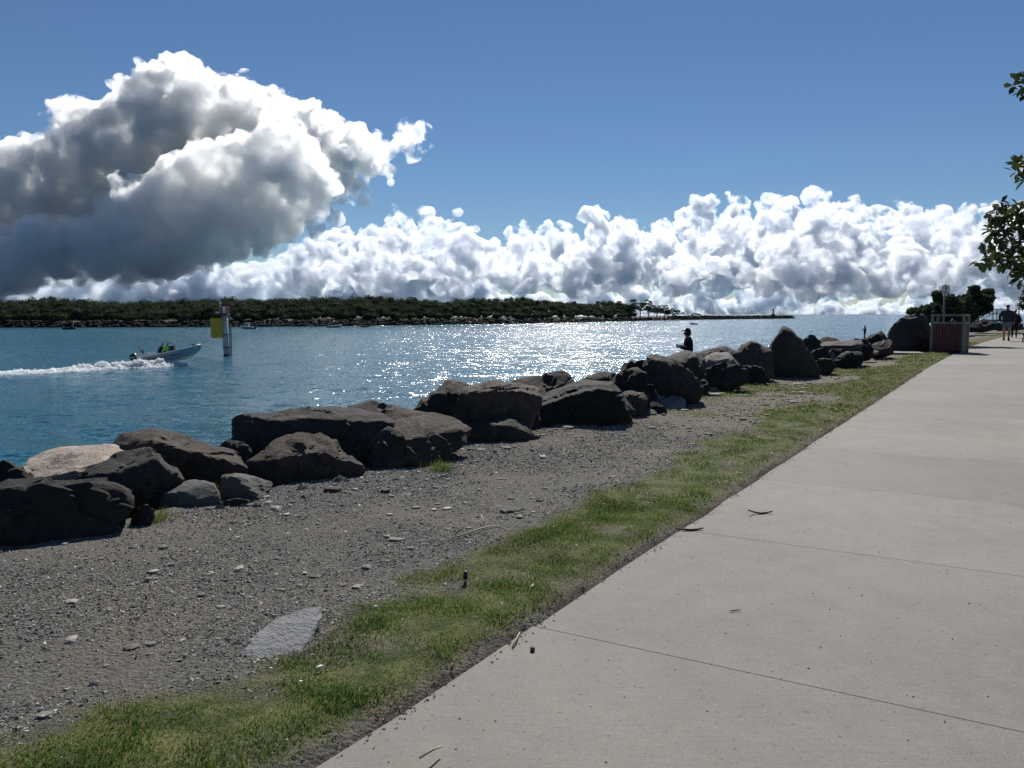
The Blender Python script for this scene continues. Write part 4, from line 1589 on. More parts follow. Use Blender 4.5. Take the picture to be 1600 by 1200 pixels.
def build_far():
    # land
    xs = np.concatenate([np.arange(-700, 1040, 12.0), np.arange(1040, 1241, 5.0)])
    rows = [(-6, -1.5), (0, -0.1), (2.5, 1.1), (5, 2.0), (8, 2.3), (18, 2.6), (60, 3.0), (140, 2.6), (160, -2)]
    V = []
    for px in xs:
        b = shore_pt(px)
        d = Vector((b.x, b.y, 0)).normalized()
        n = (d * 0.55 + Vector((-0.35, 0.75, 0)) * 0.45).normalized()
        wide = 1.0 if px < 1030 else max(0.10, 1.0 - (px - 1030) / 30 * 0.9)
        for q, z in rows:
            qq = q if q <= 8 else 8 + (q - 8) * wide
            p = b + n * qq
            jit = rng.normal() * 0.25 if 0 < q < 60 else 0
            up = 1.0 if px < 1050 else 1.15
            V.append((p.x, p.y, WATER_Z + z * up + jit))
    a, b = len(xs), len(rows)
    idx = np.arange(a * b).reshape(a, b)
    F = np.stack([idx[:-1, :-1], idx[1:, :-1], idx[1:, 1:], idx[:-1, 1:]], -1).reshape(-1, 4)
    me = mesh_np('far_shore', V, F)
    m, t, bs = new_mat('far_shore_land')
    p = pos(t)
    n = noise(t, p, 0.09, 4, 0.6)
    n2 = noise(t, p, 0.6, 4, 0.6)
    c = mixc(t, n.step(0.45, 0.6), (0.022, 0.025, 0.014), (0.05, 0.043, 0.03))
    c = mixc(t, n2, c, (0.05, 0.045, 0.035))
    t.links.new(c.s, bs.inputs['Base Color'])
    bs.inputs['Roughness'].default_value = 0.95
    obj('far_shore', me, m, kind='structure', label='low wooded spit across the channel')
    # rock armour along its waterline
    N_ = 3400
    px = np.concatenate([rng.uniform(-560, 1060, 2600), rng.uniform(1050, 1241, 1100)])
    C, S = [], []
    for q in px:
        b = shore_pt(q)
        d = Vector((b.x, b.y, 0)).normalized()
        n = (d * 0.55 + Vector((-0.35, 0.75, 0)) * 0.45).normalized()
        u = rng.random()
        hgt = 2.2 if q < 1050 else 3.0
        p = b + n * (-0.6 + u * 5.0)
        C.append((p.x, p.y, WATER_Z - 0.2 + u * hgt + rng.normal() * 0.15))
        S.append(rng.uniform(0.45, 1.15) * (1.0 if q < 1050 else 1.15))
    iv, fc = ICO[1]
    C, S = np.array(C), np.array(S)
    v = (C[:, None] + iv[None] * S[:, None, None] * rng.uniform(0.6, 1.2, (len(C), len(iv), 1)) * np.array([1.2, 1.0, 0.75])).reshape(-1, 3)
    f = (fc[None] + (np.arange(len(C)) * len(iv))[:, None, None]).reshape(-1, 3)
    me = mesh_np('shore_rocks', v, f)
    smooth(me, False)
    obj('shore_rocks', me, simple_mat('far_rock', (0.016, 0.016, 0.017), 0.9, var=0.6, scale=0.6, spec=0.1), kind='stuff', label='dark rock armour along the far waterline', cat='rocks')
    # wood
    tops = np.array([(-700, 470), (0, 468), (60, 465), (130, 468), (200, 471), (280, 469), (350, 465), (420, 467), (500, 464), (560, 463), (640, 466), (700, 468), (760, 466), (850, 466),
                     (900, 470), (955, 472), (990, 472), (1005, 475)], float)
    C, Rr = [], []
    for row, (off, f0) in enumerate(((9, 0.42), (13, 0.66), (19, 0.86), (28, 1.0), (42, 1.05), (34, 0.5), (48, 0.72))):
        px = -560.0
        while px < 1002:
            b = shore_pt(px)
            d = Vector((b.x, b.y, 0)).normalized()
            n = (d * 0.55 + Vector((-0.35, 0.75, 0)) * 0.45).normalized()
            p = b + n * (off + rng.uniform(-2.5, 2.5))
            ty = np.interp(px, tops[:, 0], tops[:, 1])
            Ht = (491 - ty) / FPX * p.y + EYE_W
            z = (Ht - 2.2) * f0 * (rng.uniform(0.82, 1.0) + 0.07 * math.sin(px / 17.0 + row) * math.sin(px / 41.0)) + 2.2
            r_ = rng.uniform(1.7, 3.3)
            C.append((p.x, p.y, WATER_Z + z - r_ * 0.75))
            Rr.append(r_)
            if row >= 2 and rng.random() < 0.0:
                C.append((p.x + rng.normal() * 1.5, p.y, WATER_Z + z + rng.uniform(-0.9, 0.1)))
                Rr.append(rng.uniform(0.7, 1.4))
            px += rng.uniform(1.6, 3.2) * FPX / p.y
    C, Rr = np.array(C), np.array(Rr)
    v1, f1, t1 = leaf_cloud(C, Rr, 170, 0.40, 0.85)
    iv, fc = ICO[1]
    v2 = (C[:, None] + iv[None] * (Rr[:, None, None] * 0.74 * rng.uniform(0.8, 1.15, (len(C), len(iv), 1))) * np.array([1, 1, 0.75])).reshape(-1, 3)
    f2 = (fc[None] + (np.arange(len(C)) * len(iv))[:, None, None]).reshape(-1, 3)
    # undergrowth skirts under the crowns
    V, F, T = merge([(v1, f1, t1), (v2, f2, np.repeat(rng.uniform(0.15, 0.7, len(C)), len(iv)))])
    print('wood', len(F))
    me = mesh_np('far_wood', V, F)
    smooth(me, False)
    set_tint(me, T)
    obj('far_wood', me, MAT_FOLIAGE, kind='stuff', label='dense dark green coastal wood along the far shore', cat='wood')
    # the last trees of the spit, standing free
    ends = [(984, 469, 12, 'first of the free-standing trees at the end of the far wood'),
            (1000, 467, 15, 'tallest free-standing tree near the end of the far wood'),
            (1013, 472, 13, 'broad free-standing tree right of the tallest far tree'),
            (1026, 477, 12, 'free-standing far tree with clear trunk above the pale beach'),
            (1038, 481, 11, 'low leaning far tree before the last one on the spit'),
            (1050, 485, 10, 'last wind-bent tree at the tip of the far wood')]
    for px, ty, w, lab in ends:
        b = shore_pt(px)
        d = Vector((b.x, b.y, 0)).normalized()
        p = b + d * 14
        base = Vector((p.x, p.y, WATER_Z + 2.2))
        k = p.y / FPX
        topz = CAM_H + (491 - ty) * k
        e = empty('far_tree', base, lab, 'tree', 'free-standing trees at the end of the spit')
        H = topz - base.z
        shapes = [tube([(0, 0, -.4), (0.3, 0, H * .35), (0.8, 0, H * .7)], [.38, .28, .12], 6)]
        cs, rs = [], []
        for q in range(20):
            cx, cz = rng.normal() * w * 0.62 * k, H * rng.uniform(0.34, 0.88)
            cs.append((cx + 0.6, rng.normal() * 1.6, cz))
            rs.append(rng.uniform(1.0, 2.0))
            if q < 4:
                shapes.append(tube([(0.35, 0, H * .4), (cx * .6, 0, H * .55), (cx, 0, cz)], [.16, .1, .05], 5))
        part('trunk', shapes, MAT_BARK, e, sm=True)
        v, f, tn = leaf_cloud(np.array(cs), np.array(rs), 110, 0.5, 0.7)
        me = mesh_np('crown', v, f)
        smooth(me, False)
        set_tint(me, tn)
        obj('crown', me, MAT_FOLIAGE, e)
    # low scrub on the breakwater
    b = shore_pt(1088)
    c = Vector((b.x, b.y + 6, WATER_Z + 3.9))
    v, f, tn = leaf_cloud(np.array([(-2.2, 0, 0), (0, 0, .5), (2.2, 0, .2), (3.8, 0, -.1)]), np.array([1.3, 1.6, 1.5, 1.1]), 120, 0.5)
    me = mesh_np('scrub_bush', v, f)
    set_tint(me, tn)
    o = obj('scrub_bush', me, MAT_FOLIAGE, label='low bush alone on the far breakwater', cat='bush')
    o.location = c
    # small tower on the breakwater head
    b = shore_pt(1210)
    base = Vector((b.x, b.y + 4, WATER_Z + 3.3))
    k = base.y / FPX
    e = empty('harbour_light', base, 'small dark light tower on the far breakwater head', 'light tower')
    conc = simple_mat('weathered_tower', (0.07, 0.07, 0.07), 0.8)
    part('plinth', box((0, 0, .4), 3.0, 3.0, 1.8), conc, e, bevel=.1)
    part('shaft', tube([(0, 0, .6), (0, 0, 5.2)], [.75, .55], 10), conc, e, sm=True)
    part('lantern', tube([(0, 0, 5.2), (0, 0, 5.3), (0, 0, 6.2), (0, 0, 6.6)], [.95, .95, .85, .2], 10), conc, e, sm=False)
    for px, lab in ((1077, 'thin lamp post standing by the low bush on the far breakwater'), (1167, 'thin lamp post midway along the far breakwater')):
        b = shore_pt(px)
        base = Vector((b.x, b.y + 5, WATER_Z + 3.0))
        e = empty('lamp_post', base, lab, 'lamp post', 'lamp posts on the far breakwater')
        part('post', tube([(0, 0, -.3), (0, 0, 5.0)], [.14, .10], 6), conc, e, sm=True)
        part('lamp_head', box((.3, 0, 5.05), .9, .35, .2), conc, e, bevel=.04)


build_far()


# ------------------------------------------------------------------ figures
def skin(name, joints, bones, mats, parent, sub=2, **kw):
    """joints: {key: (xyz, r) or (xyz, (rx, ry))}; grows one continuous surface round the bones"""
    keys = list(joints)
    ix = {k: i for i, k in enumerate(keys)}
    me = bpy.data.meshes.new(name)
    me.from_pydata([joints[k][0] for k in keys], [(ix[a], ix[b]) for a, b in bones], [])
    o = bpy.data.objects.new(name, me)
    COL.objects.link(o)
    o.modifiers.new('s', 'SKIN').use_smooth_shade = True
    sv = me.skin_vertices[0].data
    for k in keys:
        r_ = joints[k][1]
        sv[ix[k]].radius = r_ if isinstance(r_, tuple) else (r_, r_)
    sv[0].use_root = True
    sd = o.modifiers.new('d', 'SUBSURF')
    sd.levels = sub
    dg = bpy.context.evaluated_depsgraph_get()
    out = bpy.data.meshes.new_from_object(o.evaluated_get(dg))
    bpy.data.objects.remove(o)
    bpy.data.meshes.remove(me)
    out.materials.clear()
    smooth(out)
    return obj(name, out, mats, parent, **kw)


def cloth(name, col, rough=0.85):
    return simple_mat(name, col, rough, var=0.25, scale=14, bmp=0.01, spec=0.15)


SKIN_M = simple_mat('skin_tone', (0.36, 0.21, 0.14), 0.55, var=0.1, scale=20)
HAIR_M = simple_mat('dark_hair', (0.018, 0.014, 0.012), 0.6, var=0.4, scale=60)
BLACKC = cloth('black_cloth', (0.012, 0.013, 0.016))
NAVYC = cloth('navy_cloth', (0.020, 0.026, 0.040))
CHARC = cloth('charcoal_cloth', (0.040, 0.046, 0.056))
GREYC = cloth('grey_blue_cloth', (0.16, 0.18, 0.21))
GREENC = cloth('hi_vis_green', (0.30, 0.85, 0.05))


def walker(base, H, label, coat, shorts, legs_bare, yaw, stride=0.16, hood=False, arm_out=0.0, hat=False):
    """an upright person, facing +y of its own frame before yaw"""
    e = empty('person', base, label, 'person')
    e.rotation_euler = (0, 0, yaw)
    k = H / 1.78
    def J(x, y, z, r): return ((x * k, y * k, z * k), tuple(q * k for q in r) if isinstance(r, tuple) else r * k)
    f, b_ = stride, -stride
    body = {
        'pel': J(0, 0, .95, (.15, .11)), 'waist': J(0, 0, 1.10, (.145, .10)), 'chest': J(0, .01, 1.32, (.17, .115)), 'neck0': J(0, 0, 1.48, (.075, .07)),
        'neck': J(0, .01, 1.54, .055), 'jaw': J(0, .025, 1.60, (.065, .075)), 'skull': J(0, .015, 1.70, (.078, .095)), 'crown': J(0, .0, 1.765, (.045, .05)),
        'lh': J(-.10, 0, .90, .095), 'lk': J(-.11, f * .6, .50, .062), 'lc': J(-.11, f * .55, .36, .058), 'la': J(-.11, f * .5, .09, .038), 'lt': J(-.12, f * .5 + .15, .035, (.035, .03)),
        'rh': J(.10, 0, .90, .095), 'rk': J(.11, b_ * .15, .49, .062), 'rc': J(.11, b_ * .6, .35, .058), 'ra': J(.11, b_, .10, .038), 'rt': J(.12, b_ + .14, .03, (.035, .03)),
        'ls': J(-.17, 0, 1.44, .062), 'le': J(-.25 - arm_out, -.04, 1.17, .046), 'lw': J(-.24 - arm_out, .06, .94, .032), 'lp': J(-.24 - arm_out, .09, .86, (.03, .04)),
        'rs': J(.17, 0, 1.44, .062), 're': J(.25 + arm_out, -.06, 1.17, .046), 'rw': J(.24 + arm_out, .04, .94, .032), 'rp': J(.24 + arm_out, .07, .86, (.03, .04)),
        'nose': J(0, .115, 1.655, .014), 'lear': J(-.085, .01, 1.655, .017), 'rear': J(.085, .01, 1.655, .017),
    }
    for s, x0 in (('l', -1), ('r', 1)):
        hx = (.24 + arm_out) * x0
        for i in range(4):
            body[f'{s}f{i}'] = J(hx - .012 * x0, .05 + .024 * i, .80 - .004 * abs(i - 1.6), .0095)
            body[f'{s}g{i}'] = J(hx - .03 * x0, .055 + .024 * i, .755 + .006 * abs(i - 1.5), .0085)
        body[f'{s}th'] = J(hx - .035 * x0, .12, .83, .011)
    bones = [('pel', 'waist'), ('waist', 'chest'), ('chest', 'neck0'), ('neck0', 'neck'), ('neck', 'jaw'), ('jaw', 'skull'), ('skull', 'crown'),
             ('pel', 'lh'), ('lh', 'lk'), ('lk', 'lc'), ('lc', 'la'), ('la', 'lt'), ('pel', 'rh'), ('rh', 'rk'), ('rk', 'rc'), ('rc', 'ra'), ('ra', 'rt'),
             ('chest', 'ls'), ('ls', 'le'), ('le', 'lw'), ('lw', 'lp'), ('chest', 'rs'), ('rs', 're'), ('re', 'rw'), ('rw', 'rp'), ('jaw', 'nose'), ('skull', 'lear'), ('skull', 'rear')]
    for s in 'lr':
        for i in range(4):
            bones += [(f'{s}p', f'{s}f{i}'), (f'{s}f{i}', f'{s}g{i}')]
        bones.append((f'{s}p', f'{s}th'))
    skin('body', body, bones, SKIN_M, e, 1)
    ct = {'pel': J(0, 0, .84, (.225, .165)), 'waist': J(0, 0, 1.06, (.235, .165)), 'chest': J(0, 0, 1.30, (.25, .17)), 'sh': J(0, -.005, 1.45, (.15, .12)), 'col': J(0, 0, 1.52, (.075, .075)),
          'ls': J(-.21, 0, 1.41, .095), 'le': J(-.285 - arm_out, -.04, 1.17, .085), 'lw': J(-.26 - arm_out, .05, .93, .065),
          'rs': J(.21, 0, 1.41, .095), 're': J(.285 + arm_out, -.06, 1.17, .085), 'rw': J(.26 + arm_out, .03, .93, .065)}
    skin('jacket', ct, [('pel', 'waist'), ('waist', 'chest'), ('chest', 'sh'), ('sh', 'col'), ('chest', 'ls'), ('ls', 'le'), ('le', 'lw'), ('chest', 'rs'), ('rs', 're'), ('re', 'rw')], coat, e)
    end = .54 if legs_bare else .12
    lk = {'pel': J(0, 0, .93, (.165, .125)), 'lh': J(-.095, 0, .86, .115), 'lk': J(-.11, f * .55, end + .02 if legs_bare else .50, .10 if legs_bare else .075),
          'rh': J(.095, 0, .86, .115), 'rk': J(.11, b_ * .15, end + .02 if legs_bare else .50, .10 if legs_bare else .075)}
    lb = [('pel', 'lh'), ('lh', 'lk'), ('pel', 'rh'), ('rh', 'rk')]
    if not legs_bare:
        lk.update({'la': J(-.11, f * .5, .10, .055), 'ra': J(.11, b_, .11, .055)})
        lb += [('lk', 'la'), ('rk', 'ra')]
    skin('shorts' if legs_bare else 'trousers', lk, lb, shorts, e)
    for s, x, yy in (('l', -.11, f * .5), ('r', .11, b_)):
        sh = {'ank': J(x, yy, .17 if legs_bare else .10, .048), 'heel': J(x, yy - .02, .055, .05), 'ball': J(x * 1.05, yy + .11, .042, (.05, .04)), 'toe': J(x * 1.07, yy + .17, .035, (.04, .03))}
        skin('shoe', sh, [('ank', 'heel'), ('heel', 'ball'), ('ball', 'toe')], BLACKC, e)
    hr = {'a': J(0, -.025, 1.60, (.07, .06)), 'b': J(0, -.015, 1.70, (.092, .10)), 'c': J(0, -.005, 1.772, (.06, .065))}
    skin('hood' if hood else 'hair', hr, [('a', 'b'), ('b', 'c')], coat if hood else HAIR_M, e)
    if hat:
        skin('cap_brim', {'a': J(0, .06, 1.735, (.085, .03)), 'b': J(0, .17, 1.70, (.06, .012))}, [('a', 'b')], coat, e)
    return e


def angler(base, H, label, coat, trousers, yaw, brim=True):
    """standing sideways, forearms raised in front, hands together; faces +y of its frame"""
    e = empty('person', base, label, 'person')
    e.rotation_euler = (0, 0, yaw)
    k = H / 1.75
    def J(x, y, z, r): return ((x * k, y * k, z * k), tuple(q * k for q in r) if isinstance(r, tuple) else r * k)
    body = {'pel': J(0, 0, .95, (.15, .12)), 'waist': J(0, 0, 1.10, (.15, .115)), 'chest': J(0, .0, 1.30, (.17, .125)), 'n0': J(0, .02, 1.46, .07), 'neck': J(0, .04, 1.52, .055),
            'jaw': J(0, .075, 1.575, (.06, .07)), 'skull': J(0, .055, 1.67, (.078, .095)), 'crown': J(0, .04, 1.735, .05), 'nose': J(0, .165, 1.62, .014),
            'lear': J(-.085, .05, 1.63, .016), 'rear': J(.085, .05, 1.63, .016),
            'lh': J(-.10, 0, .9, .095), 'lk': J(-.12, .02, .5, .065), 'la': J(-.13, 0, .09, .042), 'lt': J(-.14, .14, .035, (.038, .03)),
            'rh': J(.10, 0, .9, .095), 'rk': J(.12, .03, .5, .065), 'ra': J(.13, .0, .09, .042), 'rt': J(.14, .14, .035, (.038, .03)),
            'ls': J(-.17, 0, 1.41, .062), 'le': J(-.22, .02, 1.14, .048), 'lw': J(-.08, .24, 1.16, .034), 'lp': J(-.05, .30, 1.18, (.032, .036)),
            'rs': J(.17, 0, 1.41, .062), 're': J(.22, .02, 1.14, .048), 'rw': J(.08, .26, 1.20, .034), 'rp': J(.05, .32, 1.22, (.032, .036))}
    bones = [('pel', 'waist'), ('waist', 'chest'), ('chest', 'n0'), ('n0', 'neck'), ('neck', 'jaw'), ('jaw', 'skull'), ('skull', 'crown'), ('jaw', 'nose'), ('skull', 'lear'), ('skull', 'rear'),
             ('pel', 'lh'), ('lh', 'lk'), ('lk', 'la'), ('la', 'lt'), ('pel', 'rh'), ('rh', 'rk'), ('rk', 'ra'), ('ra', 'rt'),
             ('chest', 'ls'), ('ls', 'le'), ('le', 'lw'), ('lw', 'lp'), ('chest', 'rs'), ('rs', 're'), ('re', 'rw'), ('rw', 'rp')]
    for s, x0, yy, zz in (('l', -1, .30, 1.18), ('r', 1, .32, 1.22)):
        for i in range(4):
            body[f'{s}f{i}'] = J(.045 * x0 - .03 * x0, yy + .055, zz + .03 - .022 * i, .0095)
            body[f'{s}g{i}'] = J(-.005 * x0, yy + .05, zz + .03 - .022 * i, .0085)
            bones += [(f'{s}p', f'{s}f{i}'), (f'{s}f{i}', f'{s}g{i}')]
        body[f'{s}th'] = J(.03 * x0, yy + .02, zz + .05, .011)
        bones.append((f'{s}p', f'{s}th'))
    skin('body', body, bones, SKIN_M, e, 1)
    ct = {'hem': J(0, 0, .82, (.175, .15)), 'waist': J(0, -.01, 1.04, (.19, .15)), 'chest': J(0, -.015, 1.28, (.205, .16)), 'sh': J(0, -.005, 1.43, (.13, .11)), 'col': J(0, .02, 1.50, (.09, .09)),
          'ls': J(-.18, 0, 1.38, .085), 'le': J(-.235, .01, 1.14, .072), 'lw': J(-.07, .27, 1.17, .05), 'rs': J(.18, 0, 1.38, .085), 're': J(.235, .01, 1.14, .072), 'rw': J(.07, .29, 1.21, .05)}
    skin('jacket', ct, [('hem', 'waist'), ('waist', 'chest'), ('chest', 'sh'), ('sh', 'col'), ('chest', 'ls'), ('ls', 'le'), ('le', 'lw'), ('chest', 'rs'), ('rs', 're'), ('re', 'rw')], coat, e)
    lk = {'pel': J(0, 0, .92, (.16, .125)), 'lh': J(-.10, 0, .86, .11), 'lk': J(-.12, .02, .5, .08), 'la': J(-.13, 0, .12, .06), 'rh': J(.10, 0, .86, .11), 'rk': J(.12, .03, .5, .08), 'ra': J(.13, 0, .12, .06)}
    skin('trousers', lk, [('pel', 'lh'), ('lh', 'lk'), ('lk', 'la'), ('pel', 'rh'), ('rh', 'rk'), ('rk', 'ra')], trousers, e)
    for x in (-.13, .13):
        skin('shoe', {'ank': J(x, 0, .12, .05), 'heel': J(x, -.02, .055, .052), 'toe': J(x * 1.05, .16, .04, (.045, .035))}, [('ank', 'heel'), ('heel', 'toe')], BLACKC, e)
    skin('hood', {'a': J(0, .0, 1.50, (.11, .10)), 'b': J(0, .02, 1.62, (.115, .115)), 'c': J(0, .02, 1.72, (.09, .10)), 'd': J(0, .01, 1.775, (.045, .05))}, [('a', 'b'), ('b', 'c'), ('c', 'd')], coat, e)
    if brim:
        skin('cap_brim', {'a': J(0, .10, 1.70, (.075, .025)), 'b': J(0, .225, 1.665, (.06, .012))}, [('a', 'b')], coat, e)
    return e


def build_people():
    k = 41.1 / FPX
    b = P(1572, 533.5, 41.1)
    walker(Vector((b.x, b.y, 0.0)), 57 * k, 'man seen from behind walking on the path in dark jacket and grey shorts', CHARC, GREYC, True, -PA - .08, arm_out=.03)
    b = P(1584.5, 526, 46.5)
    walker(Vector((b.x, b.y, 0.0)), 1.66, 'person in black clothes walking ahead, mostly hidden by the man', BLACKC, BLACKC, False, -PA)
    # hooded person on a boulder below the bank edge
    D = 24.0
    zf = P(1074, 600.5, D)
    a = angler(zf, 1.72, 'hooded person in black standing among the boulders facing the channel', BLACKC, BLACKC, R(90))
    rock('broad boulder under the feet of the hooded person', 'basalt', D - .8, [(1035, 606), (1050, 600), (1074, 599), (1100, 600), (1112, 608), (1108, 640), (1040, 640)], lean=.0, thick=1.6, sub=4, ext=.9)
    # far standing figure
    D = 96.0
    zf = P(1351, 529.5, D)
    angler(zf, 21 * D / FPX, 'slim dark figure standing far out on the rocks', BLACKC, BLACKC, R(75), brim=False)
    rock('boulder spur in the water under the far standing figure', 'basalt', D - 1.2, [(1330, 532), (1340, 529.5), (1352, 529), (1364, 530), (1374, 534), (1372, 552), (1332, 552)], lean=.0, thick=2.4, sub=3, ext=1.0)
    # dog
    D = 38.9
    b = P(1596.5, 535, D)
    e = empty('dog', Vector((b.x + .05, b.y, 0)), 'grey short-haired dog cut by the right edge of the photo', 'dog')
    e.rotation_euler = (0, 0, R(-8))
    dm = simple_mat('grey_fur', (0.16, 0.155, 0.15), 0.9, var=0.35, scale=30, bmp=.01)
    def J(x, y, z, r): return ((x, y, z), r)
    jt = {'hip': J(.05, 0, .42, (.085, .10)), 'loin': J(.22, 0, .43, (.085, .10)), 'chest': J(.46, 0, .40, (.11, .135)), 'sho': J(.56, 0, .44, (.095, .12)), 'neck': J(.66, 0, .55, .07), 'head': J(.74, 0, .63, .068),
          'muz': J(.83, 0, .60, .04), 'nose': J(.90, 0, .59, .025), 'le': J(.72, .055, .71, .018), 're': J(.72, -.055, .71, .018),
          't1': J(-.06, 0, .45, .028), 't2': J(-.16, 0, .40, .018), 't3': J(-.22, 0, .33, .010)}
    bn = [('hip', 'loin'), ('loin', 'chest'), ('chest', 'sho'), ('sho', 'neck'), ('neck', 'head'), ('head', 'muz'), ('muz', 'nose'), ('head', 'le'), ('head', 're'), ('hip', 't1'), ('t1', 't2'), ('t2', 't3')]
    for s, yy in (('l', .075), ('r', -.075)):
        o = .05 if s == 'l' else -.04
        jt.update({s + 'k': J(.10 + o, yy, .30, .065), s + 'h': J(-.02 + o, yy, .17, .030), s + 'p': J(.0 + o, yy, .05, .024), s + 'q': J(.05 + o, yy, .02, (.026, .02)),
                   s + 'e': J(.52 - o, yy, .30, .045), s + 'w': J(.54 - o, yy, .15, .027), s + 'f': J(.54 - o, yy, .04, .024), s + 'g': J(.58 - o, yy, .02, (.026, .02))})
        bn += [('hip', s + 'k'), (s + 'k', s + 'h'), (s + 'h', s + 'p'), (s + 'p', s + 'q'), ('chest', s + 'e'), (s + 'e', s + 'w'), (s + 'w', s + 'f'), (s + 'f', s + 'g')]
    skin('body', jt, bn, dm, e, 2)


build_people()


# ------------------------------------------------------------------ bin, sign, railing
def build_furniture():
    steel = simple_mat('grey_green_steel', (0.17, 0.175, 0.158), 0.5, var=0.15, scale=6, metal=0.0)
    slatm = simple_mat('red_brown_slat', (0.105, 0.034, 0.028), 0.6, var=0.35, scale=5)
    dark = simple_mat('bin_plastic', (0.012, 0.016, 0.013), 0.5)
    D = 28.5
    c0, c1 = P(1454.5, 551, D), P(1503, 551, D)
    W = (c1 - c0).length
    base = (c0 + c1) / 2
    base.z = -0.02
    Hh = 1.42
    dp = 0.78
    e = empty('bin_enclosure', base, 'bin enclosure with red-brown slats and grey steel frame beside the path', 'bin')
    e.rotation_euler = (0, 0, R(-41))
    hw = W / 2 * 0.90
    for sx in (-1, 1):
        for y in (0, dp):
            part('post', box((sx * hw, y, Hh / 2), .085, .085, Hh), steel, e, bevel=.008)
    part('roof_frame', [box((0, 0, Hh - .035), 2 * hw - .088, .08, .07), box((0, dp, Hh - .035), 2 * hw - .088, .08, .07), box((-hw, dp / 2, Hh - .035), .08, dp - .088, .07), box((hw, dp / 2, Hh - .035), .08, dp - .088, .07),
                        box((0, dp / 2, Hh - .006), 2 * hw - .09, dp - .09, .012)], steel, e)
    part('rim', [box((0, -.01, 1.10), 2 * hw - .088, .10, .055), box((0, dp + .01, 1.10), 2 * hw - .088, .10, .055), box((-hw, dp / 2, 1.10), .10, dp - .088, .055), box((hw, dp / 2, 1.10), .10, dp - .088, .055)], steel, e)
    n = 9
    ww = (2 * hw - .10) / n
    for y in (-.012, dp + .012):
        for i in range(n):
            x = -hw + .05 + ww * (i + .5)
            part('slat', box((x, y, .575), ww - .016, .025, .98), slatm, e, bevel=.004)
    m = 6
    wd = (dp - .10) / m
    for sx in (-1, 1):
        for i in range(m):
            part('slat', box((sx * (hw + .012), .05 + wd * (i + .5), .575), .025, wd - .016, .98), slatm, e, bevel=.004)
    part('wheelie_bin', [box((-hw * .48, dp / 2, .52), .50, .55, 1.0), box((hw * .48, dp / 2, .52), .50, .55, 1.0)], dark, e, bevel=.03)
    # concrete pad beside it
    a, b = G(1379, 551, .03), G(1453, 552, .03)
    mid = (a + b) / 2
    part('concrete_pad', box((mid.x, mid.y + .55, -.02), (b - a).length, 1.3, .12, Matrix.Rotation(math.atan2(b.y - a.y, b.x - a.x), 3, 'Z')), MAT_CONC, bevel=.01, kind='structure', label='pale concrete pad between the huge boulder and the gravel')
    # sign
    D = 31.0
    sb = P(1472, 545, D)
    k = D / FPX
    sb.z = 0
    top = P(1472, 446, D).z
    e = empty('sign_post', sb, 'small square warning sign on a tall post behind the bin', 'sign')
    plate = simple_mat('sign_plate', (0.62, 0.62, 0.60), 0.45, var=0.08)
    ink = simple_mat('sign_ink', (0.015, 0.015, 0.015), 0.5)
    part('pole', tube([(0, 0, -.2), (0, 0, top + .05)], .035, 9), steel, e, sm=True)
    pl = part('plate', box((0.0, -.05, top - 6.5 * k), 12 * k, .012, 13 * k), plate, e, bevel=.003, label='pale square plate with a black upright mark')
    part('border', [box((0, -.0575, top - .6 * k), 11.6 * k, .003, .5 * k), box((0, -.0575, top - 12.4 * k), 11.6 * k, .003, .5 * k), box((-5.6 * k, -.0575, top - 6.5 * k), .5 * k, .003, 11.2 * k), box((5.6 * k, -.0575, top - 6.5 * k), .5 * k, .003, 11.2 * k)], ink, pl)
    part('mark', [box((.3 * k, -.0575, top - 4.0 * k), 1.7 * k, .003, 6.0 * k), box((0, -.0575, top - 9.8 * k), 2.4 * k, .003, 2.2 * k), box((-1.9 * k, -.0575, top - 11.2 * k), 1.2 * k, .003, 1.0 * k)], ink, pl)
    # stair railing beyond
    D = 58.0
    rail = simple_mat('galvanised_rail', (0.16, 0.18, 0.19), 0.45, var=0.1, metal=0.3)
    org = P(1552, 503, D)
    e = empty('stair_railing', org, 'grey steel stair railing with landing beyond the shrub', 'railing')
    def L(px, py, dd=0.0): return P(px, py, D + dd) - org
    for dd in (0.0, 1.4):
        for px, y0, y1 in ((1551.5, 483, 503), (1557.5, 483, 502), (1575, 483, 502), (1592, 483, 502), (1537, 490, 508), (1529, 495, 511), (1520.5, 499, 514)):
            part('post', tube([L(px, y1, dd), L(px, y0, dd)], .035, 7), rail, e, sm=True)
        for pa, pb in (((1551.5, 483), (1594, 483)), ((1551.5, 490), (1594, 490)), ((1551.5, 483), (1519, 500)), ((1551.5, 490), (1519, 507))):
            part('rail', tube([L(*pa, dd), L(*pb, dd)], .03, 7), rail, e, sm=True)
    lm = (L(1551, 501) + L(1596, 501)) / 2
    part('landing', box((lm.x, lm.y + .7, lm.z), (L(1596, 501) - L(1551, 501)).length, 1.6, .16), MAT_CONC, e, bevel=.01)
    p0, p1 = L(1521, 514), L(1551, 502)
    for i in range(7):
        q = p0 + (p1 - p0) * ((i + .5) / 7)
        part('tread', box((q.x, q.y + .7, q.z), (p1.x - p0.x) / 7 * .98, 1.5, .07), MAT_CONC, e, bevel=.008)
    for i, px in enumerate((1556, 1592)):
        q = L(px, 505)
        part('support', box((q.x, q.y + .7, q.z - .15), .25, 1.3, .5), MAT_CONC, e, bevel=.01)


build_furniture()


